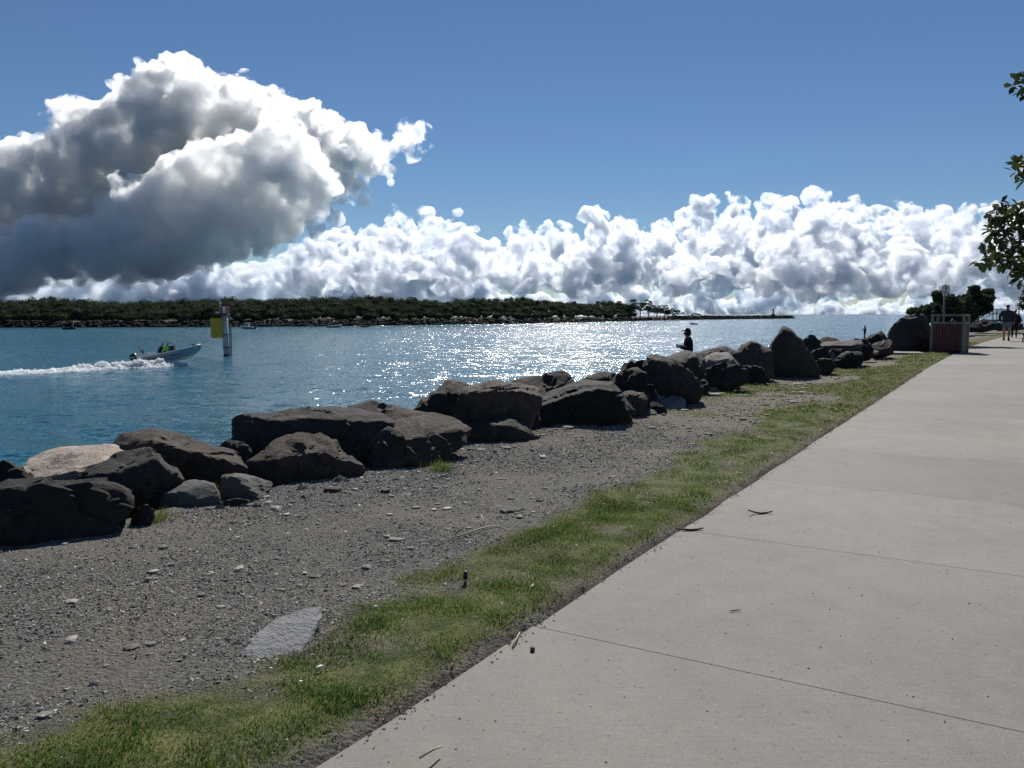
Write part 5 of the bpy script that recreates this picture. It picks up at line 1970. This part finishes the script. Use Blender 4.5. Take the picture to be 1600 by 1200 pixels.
# ------------------------------------------------------------------ plants on the near shore
def leafy(name, base, label, blobs, D, per, size, cat, depth=0.8, stems=(), mat=None, flat=1.0, group=None):
    e = empty(name, base, label, cat, group)
    k = D / FPX
    cs, rs = [], []
    for px, py, r_ in blobs:
        p = P(px, py, D + rng.uniform(-.3, .3)) - base
        cs.append(p[:])
        rs.append((r_ * k, r_ * k * 1.0 + depth * .3, r_ * k))
    v, f, t = leaf_cloud(np.array(cs), np.array(rs), per, size, flat, lo=-2)
    me = mesh_np('crown', v, f)
    smooth(me, False)
    set_tint(me, t)
    obj('crown', me, mat or MAT_FOLIAGE, e)
    sh = []
    for pix, r0, r1 in stems:
        pts = [P(px, py, D) - base for px, py in pix]
        n = len(pts)
        sh.append(tube(pts, [r0 + (r1 - r0) * i / (n - 1) for i in range(n)], 6))
    if sh:
        part('trunk', sh, MAT_BARK, e, sm=True)
    return e


LEAF_M = tint_mat('broad_leaf', [(0.0, (0.012, 0.022, 0.008)), (0.55, (0.032, 0.050, 0.014)), (0.85, (0.075, 0.090, 0.022)), (1.0, (0.16, 0.15, 0.04))], 0.4, 0.45, 0.32)


def build_plants():
    D = 35.0
    b = P(1500, 540, D)
    b.z = ground_z(np.array([0.]), np.array([4.]))[0]
    leafy('coastal_shrub', Vector((b.x, b.y, -.1)), 'dense dark coastal shrub with pointed tops behind the bin', [
        (1468, 478, 9), (1478, 482, 14), (1484, 470, 9), (1494, 480, 16), (1505, 470, 9), (1509, 484, 16), (1521, 470, 11), (1521, 459, 6), (1522, 451, 3.6), (1526, 484, 13), (1537, 470, 10), (1541, 460, 6), (1544, 456, 4), (1545, 466, 5),
        (1466, 466, 4), (1464, 460, 3), (1490, 494, 16), (1512, 494, 12), (1470, 492, 12), (1540, 482, 7)],
        D, 480, .12, 'shrub', stems=(([(1500, 540), (1498, 510), (1490, 480)], .09, .03), ([(1500, 540), (1508, 505), (1524, 470)], .09, .03), ([(1500, 530), (1480, 505), (1468, 470)], .06, .02), ([(1503, 520), (1525, 490), (1540, 465)], .06, .02)))
    D = 33.0
    b = P(1447, 545, D)
    leafy('leafy_bush', Vector((b.x, b.y, -.1)), 'low loose bush growing above the huge rounded boulder', [(1428, 486, 4), (1437, 488, 6), (1446, 483, 6), (1452, 488, 8), (1460, 481, 6), (1462, 490, 7), (1440, 494, 8), (1456, 496, 8), (1424, 487, 2.5)],
          D, 150, .15, 'bush', stems=(([(1447, 545), (1445, 510), (1447, 488)], .05, .02), ([(1450, 530), (1436, 500), (1428, 487)], .04, .012)))
    # narrow-leaved plant at the frame edge beyond the walkers
    D = 50.0
    b = P(1604, 525, D)
    e = empty('strap_leaf_tree', Vector((b.x, b.y, -.05)), 'spiky drooping-leaved tree at the photo edge behind the walkers', 'tree')
    k = D / FPX
    part('trunk', tube([(0, 0, -.1), (.05, 0, 1.0), (.0, 0, 1.9)], [.16, .12, .10], 8), MAT_BARK, e, sm=True)
    heads = [P(1600, 470, D), P(1607, 464, D), P(1612, 478, D), P(1598, 482, D)]
    V, F, T, o = [], [], [], 0
    for h in heads:
        h = h - Vector((b.x, b.y, -.05))
        for q in range(90):
            a = rng.uniform(0, 2 * np.pi)
            u = rng.uniform(-.3, 1.0)
            Lf = rng.uniform(.45, .8)
            d = Vector((math.cos(a), math.sin(a), 0))
            p0 = h
            p1 = h + d * Lf * .5 + Vector((0, 0, u * .35))
            p2 = h + d * Lf * .8 + Vector((0, 0, u * .25 - .45 * rng.random()))
            w = Vector((-d.y, d.x, 0)) * .028
            V += [p0 - w, p0 + w, p1 + w, p1 - w, p2]
            F += [(o, o + 1, o + 2), (o, o + 2, o + 3), (o + 3, o + 2, o + 4)]
            T += [rng.random() * .6] * 5
            o += 5
    me = mesh_np('crown', np.array([v[:] for v in V]), np.array(F))
    smooth(me, False)
    set_tint(me, T)
    obj('crown', me, MAT_FOLIAGE, e)
    # big-leaved tree leaning in from the side
    D = 9.3
    b = P(1875, 640, D)
    base = Vector((b.x, b.y, -.05))
    e = empty('broad_leaf_tree', base, 'broad-leaved tree reaching in over the path at the photo edge', 'tree')
    def Q(px, py, dd=0.0): return P(px, py, D + dd) - base
    twigs = [[Q(1875, 675), Q(1865, 540), Q(1840, 420), Q(1800, 330)], [Q(1860, 500), Q(1760, 420, -.2), Q(1660, 385, -.1), Q(1570, 375)],
             [Q(1760, 420, -.2), Q(1680, 430), Q(1600, 425, .1), Q(1545, 412, .1)], [Q(1840, 420), Q(1740, 300, .2), Q(1650, 270, .2), Q(1585, 263, .1)],
             [Q(1800, 330), Q(1720, 190, .1), Q(1650, 145), Q(1590, 136)], [Q(1660, 385, -.1), Q(1610, 345), Q(1565, 318)], [Q(1680, 430), Q(1640, 455, .2), Q(1605, 462, .2)],
             [Q(1660, 385, -.1), Q(1600, 360, .2), Q(1552, 345, .2)], [Q(1600, 425, .1), Q(1560, 400), Q(1548, 385)], [Q(1545, 412, .1), Q(1537, 395, .1)], [Q(1650, 270, .2), Q(1610, 250, .2), Q(1590, 248, .2)]]
    rad = [[.11, .09, .06, .035]] + [[.05, .03, .014, .005]] * 4 + [[.012, .007, .003]] * 7
    part('trunk', [tube(t, r_[:len(t)], 7) for t, r_ in zip(twigs, rad)], MAT_BARK, e, sm=True)
    # leaves: clusters of broad blades
    polys = [([(1540, 402), (1548, 385), (1543, 362), (1546, 332), (1562, 316), (1600, 318), (1760, 296), (1820, 480), (1640, 480), (1602, 452), (1575, 428), (1560, 418)], 2500),
             ([(1524, 414), (1530, 406), (1545, 409), (1549, 414), (1540, 417)], 26),
             ([(1536, 386), (1540, 382), (1545, 400), (1543, 404)], 8),
             ([(1576, 264), (1590, 247), (1660, 230), (1680, 300), (1590, 283)], 300),
             ([(1578, 134), (1592, 117), (1660, 100), (1680, 175), (1596, 149)], 190),
             ([(1620, 60), (1900, 40), (1980, 480), (1700, 480), (1640, 300)], 1800)]
    lv = np.array([(0, 0, 0), (.016, .3, .05), (.026, .62, .04), (0, 1.0, -.06), (-.026, .62, .04), (-.016, .3, .05), (0, .55, -.02)])
    lv[:, 0] *= 9.5
    lf = np.array([(0, 1, 6), (1, 2, 6), (2, 3, 6), (3, 4, 6), (4, 5, 6), (5, 0, 6)])
    V, F, T, o = [], [], [], 0
    for poly, n in polys:
        pp = np.array(poly, float)
        pts = rng.uniform(pp.min(0), pp.max(0), size=(n * 6, 2))
        pts = pts[in_poly(pts, pp)][:n]
        # gather them into clusters round twig ends
        ctr = pts[::9]
        for j, (px, py) in enumerate(pts):
            c = ctr[np.argmin(((ctr - (px, py)) ** 2).sum(1))]
            px, py = c[0] + (px - c[0]) * .62, c[1] + (py - c[1]) * .62
            p = np.array(Q(px, py, rng.normal() * .28)[:])
            sc = rng.uniform(.085, .14)
            out = np.array([px - c[0], 0, -(py - c[1])], float)
            out = out / (np.linalg.norm(out) + 1e-6) + rng.normal(size=3) * .55 + np.array([-.35, 0, -.05])
            out /= np.linalg.norm(out)
            q = Vector(out).to_track_quat('Y', 'Z') @ Quaternion((0, 1, 0), rng.uniform(-1.2, 1.2))
            M = np.array(q.to_matrix())
            V.append((lv * sc) @ M.T + p)
            F.append(lf + o)
            T += [float(np.clip(rng.beta(2, 2.4) + .08, 0, 1))] * 7
            o += 7
    me = mesh_np('crown', np.concatenate(V), np.concatenate(F))
    smooth(me, False)
    set_tint(me, T)
    obj('crown', me, LEAF_M, e)


build_plants()


# ------------------------------------------------------------------ things on the water
def hull(L, B, H, rise, n=15, bow=1.0):
    """open boat hull, stern at x=0, bow at x=L -> outside skin, inside skin, gunwale line"""
    secs = []
    for i in range(n):
        u = i / (n - 1)
        w = B / 2 * (1.0 if u < .45 else max(0.02, 1 - ((u - .45) / .55) ** 2.2))
        g = H + rise * u ** 2
        kz = 0.0 + (H * .75 + rise * .6) * max(0, (u - .72) / .28) ** 2
        cz = kz + H * .32 * (1 - .2 * u)
        secs.append([(u * L, 0, kz), (u * L, w * .80, cz), (u * L, w, g)])
    V, F = [], []
    for s in secs:
        k, c, g = s
        V += [(g[0], -g[1], g[2]), (c[0], -c[1], c[2]), k, c, g]
    for i in range(n - 1):
        for j in range(4):
            a = i * 5 + j
            F += [(a, a + 1, a + 6), (a, a + 6, a + 5)]
    F += [(0, 2, 1), (0, 4, 2), (4, 3, 2)]
    return np.array(V, float), np.array(F), secs


def build_boats():
    D = 67.0
    alu = simple_mat('hull_blue_grey', (0.27, 0.34, 0.41), 0.4, var=0.12, scale=3, metal=0.25)
    white = simple_mat('boat_white', (0.78, 0.78, 0.76), 0.4, var=0.06)
    dk = simple_mat('boat_black', (0.018, 0.019, 0.022), 0.4, var=0.3)
    inside = simple_mat('boat_inside', (0.22, 0.23, 0.24), 0.7)
    org = P(219, 571, D)
    org.z = WATER_Z
    yaw = R(16)
    e = empty('speed_boat', org + Vector((0, 0, -.02)), 'open grey-blue speedboat with white gunwale racing past the channel marker', 'boat')
    e.rotation_euler = (0, R(-7.5), yaw)
    L_, B_, H_, rs = 5.1, 2.0, .78, .34
    v, f, secs = hull(L_, B_, H_, rs)
    hl = part('hull', (v, f), alu, e, sm=False)
    vi = v * np.array([.97, .92, .97]) + np.array([.07, 0, .05])
    part('liner', (vi, f[:, ::-1]), inside, e)
    for s in (-1, 1):
        part('gunwale', tube([(q[2][0], s * q[2][1], q[2][2] + .015) for q in secs], .045, 7), white, e, sm=True)
        part('chine_stripe', tube([(q[1][0] * .98 + .02, s * (q[1][1] + (q[2][1] - q[1][1]) * .55 + .012), q[1][2] + (q[2][2] - q[1][2]) * .5) for q in secs[1:11]], .03, 5), dk, hl, sm=True)
        part('bow_number', [box((L_ * .905 + .10 * i, s * (.40 - .075 * i), H_ + .10 + .03 * i), .06, .03, .13) for i in range(3)], white, hl)
    part('foredeck', (np.array([(L_ * .62, -B_ * .40, H_ + .09), (L_ * .62, B_ * .40, H_ + .09), (L_ * .80, B_ * .27, H_ + .19), (L_ * .80, -B_ * .27, H_ + .19), (L_ * .985, 0, H_ + .33)]), np.array([(0, 1, 2), (0, 2, 3), (3, 2, 4)])), dk, e)
    part('floor', box((L_ * .36, 0, .28), L_ * .66, 1.5, .05), inside, e)
    cn = part('console', [box((2.75, -.1, .80), .50, .85, 1.10)], dk, e, bevel=.05)
    part('windscreen', box((2.93, -.1, 1.50), .05, .80, .36, Matrix.Rotation(R(-18), 3, 'Y')), dk, cn, bevel=.02)
    part('bow_rail', tube([(4.1, -.50, 1.06), (4.2, -.46, 1.28), (4.7, -.22, 1.36), (4.95, 0, 1.38), (4.7, .22, 1.36), (4.2, .46, 1.28), (4.1, .5, 1.06)], .022, 6), inside, e, sm=True)
    part('anchor_winch', box((4.55, 0, 1.15), .3, .22, .16), dk, e, bevel=.03)
    for s in (-1, 1):
        part('stern_rail', tube([(.1, s * .9, .80), (.15, s * .9, 1.0), (1.0, s * .92, 1.02), (1.2, s * .93, .85)], .022, 6), white, e, sm=True)
    ob = part('outboard', [tube([(-.42, 0, 1.10), (-.38, 0, .85), (-.30, 0, .45)], [.24, .36, .27], 12), tube([(-.30, 0, .55), (-.34, 0, .1), (-.40, 0, -.35)], [.15, .11, .08], 8), box((-.15, 0, .62), .35, .3, .3)], dk, e, sm=True)
    part('cowl_stripe', tube([(-.37, 0, .78), (-.375, 0, .84)], .362, 12), white, ob, sm=True)
    # rods in the rack
    for i, (dx, dy) in enumerate(((-.55, -.35), (-.75, -.1), (-.5, .2))):
        rt = empty('fishing_rod', e.matrix_basis @ Vector((.45, -.4 + .35 * i, .95)), ('short rod leaning over the stern nearest the engine', 'middle rod leaning over the speedboat stern', 'rod on the far side of the speedboat stern')[i], 'fishing rod', 'rods on the speedboat')
        part('blank', tube([(0, 0, 0), (dx * .5, dy * .3, .55), (dx, dy * .5, .95)], [.035, .022, .012], 6), dk, rt, sm=True)
        part('reel', tube([(dx * .3, dy * .2, .35), (dx * .3, dy * .2 + .1, .35)], .07, 9), dk, rt, sm=True)
    # crew
    M = e.matrix_basis
    for (x, y, coat, lab) in ((1.55, .25, NAVYC, 'boat passenger in dark navy standing behind the green-vested driver'), (2.05, -.25, GREENC, 'boat driver in bright green top leaning to the console')):
        p = M @ Vector((x, y, .30))
        pe = empty('person', p, lab, 'person', 'speedboat crew')
        pe.rotation_euler = (0, 0, yaw)
        body = {'pel': ((0, 0, .62), (.13, .15)), 'waist': ((.08, 0, .78), (.12, .15)), 'chest': ((.18, 0, 1.0), (.13, .18)), 'neck': ((.24, 0, 1.17), .06), 'jaw': ((.29, 0, 1.24), .068), 'skull': ((.28, 0, 1.33), (.095, .08)), 'crown': ((.27, 0, 1.40), .05),
                'nose': ((.385, 0, 1.29), .015),
                'lh': ((.02, .1, .58), .09), 'lk': ((.42, .13, .52), .07), 'la': ((.38, .13, .08), .045), 'lt': ((.52, .13, .04), .035), 'rh': ((.02, -.1, .58), .09), 'rk': ((.42, -.13, .52), .07), 'ra': ((.38, -.13, .08), .045), 'rt': ((.52, -.13, .04), .035),
                'ls': ((.18, .19, 1.10), .06), 'le': ((.38, .24, .92), .048), 'lw': ((.62, .16, .90), .035), 'lp': ((.69, .14, .91), .035), 'rs': ((.18, -.19, 1.10), .06), 're': ((.38, -.24, .92), .048), 'rw': ((.62, -.16, .90), .035), 'rp': ((.69, -.14, .91), .035)}
        bones = [('pel', 'waist'), ('waist', 'chest'), ('chest', 'neck'), ('neck', 'jaw'), ('jaw', 'skull'), ('skull', 'crown'), ('jaw', 'nose'), ('pel', 'lh'), ('lh', 'lk'), ('lk', 'la'), ('la', 'lt'), ('pel', 'rh'), ('rh', 'rk'), ('rk', 'ra'), ('ra', 'rt'),
                 ('chest', 'ls'), ('ls', 'le'), ('le', 'lw'), ('lw', 'lp'), ('chest', 'rs'), ('rs', 're'), ('re', 'rw'), ('rw', 'rp')]
        skin('body', body, bones, SKIN_M, pe, 1)
        ct = {'hem': ((0, 0, .56), (.16, .18)), 'waist': ((.08, 0, .78), (.155, .19)), 'chest': ((.18, 0, 1.0), (.16, .21)), 'col': ((.23, 0, 1.15), .09), 'ls': ((.18, .2, 1.08), .085), 'le': ((.38, .25, .92), .07), 'lw': ((.58, .17, .90), .052),
              'rs': ((.18, -.2, 1.08), .085), 're': ((.38, -.25, .92), .07), 'rw': ((.58, -.17, .90), .052)}
        skin('jacket', ct, [('hem', 'waist'), ('waist', 'chest'), ('chest', 'col'), ('chest', 'ls'), ('ls', 'le'), ('le', 'lw'), ('chest', 'rs'), ('rs', 're'), ('re', 'rw')], coat, pe)
        skin('trousers', {'pel': ((0, 0, .60), (.15, .16)), 'lh': ((.04, .1, .57), .105), 'lk': ((.43, .13, .52), .085), 'la': ((.38, .13, .1), .06), 'rh': ((.04, -.1, .57), .105), 'rk': ((.43, -.13, .52), .085), 'ra': ((.38, -.13, .1), .06)},
             [('pel', 'lh'), ('lh', 'lk'), ('lk', 'la'), ('pel', 'rh'), ('rh', 'rk'), ('rk', 'ra')], NAVYC, pe)
        skin('cap', {'a': ((.26, 0, 1.33), (.10, .09)), 'b': ((.27, 0, 1.415), (.07, .065)), 'c': ((.37, 0, 1.37), (.03, .05))}, [('a', 'b'), ('a', 'c')], BLACKC, pe)
    # wake
    cl = [(-120, 588.5), (-60, 586), (0, 583.5), (60, 581.5), (110, 579.5), (160, 576.8), (205, 574.2), (245, 572.2), (288, 570.0)]
    cp = np.array([G(px, py, WATER_Z)[:] for px, py in cl])
    seg = np.concatenate([[0], np.cumsum(np.linalg.norm(np.diff(cp, axis=0), axis=1))])
    N_ = 52000
    u = rng.random(N_) ** 0.68
    d = u * seg[-1]
    C = np.stack([np.interp(d, seg, cp[:, i]) for i in range(3)], 1)
    px = np.interp(d, seg, [a for a, _ in cl])
    wid = np.interp(px, [-120, 0, 100, 200, 250, 290], [1.9, 1.7, 1.35, 1.0, .8, .35])
    hgt = np.interp(px, [-120, 0, 60, 120, 165, 205, 250, 292], [.05, .08, .13, .30, .52, .55, .52, .2])
    lat = rng.normal(0, .5, N_)
    nrm = np.array([-math.sin(yaw + .35), math.cos(yaw + .35)])
    lump = np.clip(.55 + fbm(np.stack([d * .9, lat * 1.2, np.zeros(N_)], 1), 3) * 1.3, .05, 1.3)
    shift = np.interp(px, [0, 190, 225, 292], [0, 0, 1.25, 0.7])
    C[:, :2] += nrm * (lat * wid - shift)[:, None]
    C[:, 2] = WATER_Z + .02 + hgt * lump * np.exp(-lat ** 2 * 1.2) * rng.random(N_) ** 1.4 * 1.5
    keep = rng.random(N_) < np.clip(lump * 1.15, .08, 1)
    C = C[keep]
    s = rng.lognormal(-3.15, .5, len(C))
    a = rng.normal(size=(len(C), 3)); a /= np.linalg.norm(a, axis=1)[:, None]
    b = np.cross(a, rng.normal(size=(len(C), 3))); b /= np.linalg.norm(b, axis=1)[:, None]
    a, b = a * s[:, None], b * s[:, None]
    c3 = np.cross(a, b) / s[:, None] * .7
    V = np.stack([C - a, C + a - b * .6, C + b, C + c3], 1).reshape(-1, 3)
    i = (np.arange(len(C)) * 4)[:, None]
    F = np.concatenate([i + [0, 1, 2], i + [0, 3, 1], i + [1, 3, 2], i + [2, 3, 0]])
    me = mesh_np('wake_foam', V, F)
    smooth(me, False)
    m, t, bs = new_mat('white_spray')
    bs.inputs['Base Color'].default_value = (.86, .88, .9, 1)
    bs.inputs['Roughness'].default_value = .7
    tr = t.nodes.new('ShaderNodeBsdfTranslucent')
    tr.inputs['Color'].default_value = (.97, .98, .99, 1)
    mx = t.nodes.new('ShaderNodeMixShader')
    mx.inputs[0].default_value = .78
    t.links.new(bs.outputs[0], mx.inputs[1])
    t.links.new(tr.outputs[0], mx.inputs[2])
    t.links.new(mx.outputs[0], t.nodes['Material Output'].inputs['Surface'])
    obj('wake_foam', me, m, kind='stuff', label='white foaming wake trailing behind the speedboat', cat='foam')
    # far boats
    def small(px, py, length, lab, cabin=False, person=False, mast=False, dark=False, flip=1):
        p = G(px, py, WATER_Z)
        e = empty('motor_boat', p + Vector((0, 0, -.1)), lab, 'boat', 'small boats along the far shore')
        e.rotation_euler = (0, 0, R(8) if flip > 0 else R(180 - 8))
        v, f, secs = hull(length, length * .36, length * .15, length * .07, 9)
        v = v - np.array([length / 2, 0, 0])
        part('hull', (v, f), dk if dark else alu, e)
        for s in (-1, 1):
            part('gunwale', tube([(q[2][0] - length / 2, s * q[2][1], q[2][2] + .02) for q in secs], .05, 5), dk if dark else white, e, sm=True)
        part('deck', box((0, 0, length * .11), length * .75, length * .26, .05), inside, e)
        if cabin:
            cb = part('cabin', box((length * .02, 0, length * .26), length * .26, length * .24, length * .22), white, e, bevel=.08)
            part('window', [box((length * .02, s * (length * .121), length * .30), length * .2, .012, length * .08) for s in (-1, 1)] + [box((length * .151, 0, length * .30), .012, length * .19, length * .08)], dk, cb)
            part('roof', box((0, 0, length * .42), length * .34, length * .28, .07), white, e, bevel=.02)
            part('roof_post', [tube([(sx * length * .13, sy * length * .11, length * .37), (sx * length * .13, sy * length * .11, length * .42)], .03, 5) for sx in (-1, 1) for sy in (-1, 1)], inside, e)
        if mast:
            part('mast', tube([(length * .28, 0, .3), (length * .28, 0, length * .72)], .09, 6), inside, e, sm=True)
            part('furled_cover', tube([(length * .26, 0, .5), (length * .22, 0, length * .35), (length * .27, 0, length * .62)], [.30, .26, .10], 7), inside, e, sm=True)
        part('outboard', [tube([(-length * .53, 0, length * .26), (-length * .53, 0, length * .1), (-length * .54, 0, -.3)], [.16, .18, .08], 8)], dk, e, sm=True)
        if person:
            pz = e.location + Vector((-.2, 0, .55))
            pe = empty('person', pz, 'dark seated figure in the small boat near the breakwater', 'person')
            skin('body', {'pel': ((0, 0, 0), .15), 'waist': ((0, 0, .22), .14), 'chest': ((.05, 0, .45), (.14, .18)), 'neck': ((.08, 0, .62), .06), 'head': ((.1, 0, .76), .095), 'top': ((.1, 0, .85), .05),
                          'ls': ((.05, .2, .52), .06), 'le': ((.2, .25, .32), .05), 'lw': ((.4, .15, .3), .035), 'rs': ((.05, -.2, .52), .06), 're': ((.2, -.25, .32), .05), 'rw': ((.4, -.15, .3), .035),
                          'lh': ((.05, .1, -.02), .09), 'lk': ((.42, .12, .02), .07), 'la': ((.42, .12, -.36), .05), 'rh': ((.05, -.1, -.02), .09), 'rk': ((.42, -.12, .02), .07), 'ra': ((.42, -.12, -.36), .05)},
                 [('pel', 'waist'), ('waist', 'chest'), ('chest', 'neck'), ('neck', 'head'), ('head', 'top'), ('chest', 'ls'), ('ls', 'le'), ('le', 'lw'), ('chest', 'rs'), ('rs', 're'), ('re', 'rw'), ('pel', 'lh'), ('lh', 'lk'), ('lk', 'la'), ('pel', 'rh'), ('rh', 'rk'), ('rk', 'ra')], BLACKC, pe, 1)
    small(109, 515, 3.6, 'dark dinghy with upright pale mast moored off the far wood', mast=True, dark=True)
    small(387, 514.2, 4.6, 'white cabin boat moored right of the channel marker', cabin=True, flip=-1)
    small(523, 511.8, 4.6, 'low blue-grey runabout below the middle of the far wood', flip=1)
    small(569, 511.3, 3.2, 'tiny dark tender right of the blue-grey runabout', dark=True, flip=-1)
    small(1083, 507, 3.3, 'small dark boat with seated figure in the glitter near the breakwater', dark=True, person=True, flip=-1)
    small(1059, 500.8, 4.2, 'dark little boat close under the start of the breakwater', dark=True)


build_boats()


def build_marker():
    D = 82.6
    k = D / FPX
    org = P(354.5, 556, D)
    org.z = WATER_Z
    pilem = simple_mat('marker_pile', (0.42, 0.44, 0.45), 0.55, var=0.15, scale=2)
    yel = simple_mat('marker_yellow', (0.62, 0.36, 0.02), 0.5, var=0.12, scale=3)
    dk = bpy.data.materials['boat_black']
    red = simple_mat('marker_red', (0.45, 0.03, 0.035), 0.5)
    wht = bpy.data.materials['boat_white']
    weed = simple_mat('weed_band', (0.02, 0.024, 0.015), 0.9)
    e = empty('channel_marker', org, 'channel marker pile with yellow slatted board and red and white top', 'channel marker')
    def X(px): return (px - 354.5) * k
    def Z(py): return (556 - py) * k
    part('pile', tube([(X(354.5), 0, -2.5), (X(353), 0, Z(492))], .30, 16), pilem, e, sm=True)
    part('weed_band', tube([(X(354.6), 0, -.2), (X(354.5), 0, Z(553))], .338, 16), weed, e, sm=True)
    bd = part('board', box((X(342), -.30, Z(512.5)), 18 * k, .05, 31 * k), yel, e, label='yellow board of horizontal slats')
    for i in range(9):
        part('slat', box((X(342), -.345, Z(497 + 31 * (i + .5) / 9)), 18.4 * k, .03, 31 * k / 9 * .84), yel, bd)
    part('board_bracket', [box((X(346), -.2, Z(500)), 1.0, .12, .08), box((X(346), -.2, Z(525)), 1.0, .12, .08)], dk, e)
    part('platform', [box((X(348), 0, Z(491.5)), 21 * k, 1.1, .16), box((X(348), 0, Z(490.2)), 18 * k, .9, .06)], dk, e)
    tm = part('top_mark', [box((X(349.5), 0, Z(484)), 3.0 * k, .5, 10 * k), box((X(357), 0, Z(484)), 2.2 * k, .5, 10 * k)], red, e)
    part('white_panel', box((X(353.3), 0, Z(484)), 3.4 * k, .46, 10.5 * k), wht, tm)
    part('cage_post', [tube([(X(px), y, Z(490)), (X(px), y, Z(479))], .03, 5) for px in (347.5, 359.5) for y in (-.35, .35)] + [tube([(X(347.5), y, Z(479)), (X(359.5), y, Z(479))], .03, 5) for y in (-.35, .35)], pilem, e)
    part('lamp', [tube([(X(347), 0, Z(490)), (X(346.8), 0, Z(475))], .035, 6), tube([(X(346.8), 0, Z(475)), (X(346.8), 0, Z(472.5))], [.13, .10], 8)], wht, e, sm=True)
    part('solar_box', box((X(340.5), 0, Z(488.5)), 3.5 * k, .4, 3 * k), pilem, e, bevel=.02)
    for px in (357.4, 360.6, 363.0):
        part('fender_post', tube([(X(px), -.15, -2), (X(px), -.15, Z(521 if px < 358 else (490 if px < 361 else 508)))], .05, 7), dk, e, sm=True)
    for py in (522.5, 542.5):
        part('band', [tube([(X(354), 0, Z(py) - .05), (X(354), 0, Z(py) + .05)], .35, 14), tube([(X(356), -.15, Z(py)), (X(363.3), -.15, Z(py))], .05, 6)], dk, e)
    part('ladder', [tube([(X(358.8), -.4, 0), (X(358.8), -.4, Z(492))], .025, 5), tube([(X(361.2), -.4, 0), (X(361.2), -.4, Z(492))], .025, 5)] + [tube([(X(358.8), -.4, .35 + .34 * i), (X(361.2), -.4, .35 + .34 * i)], .018, 5) for i in range(12)], pilem, e)


build_marker()
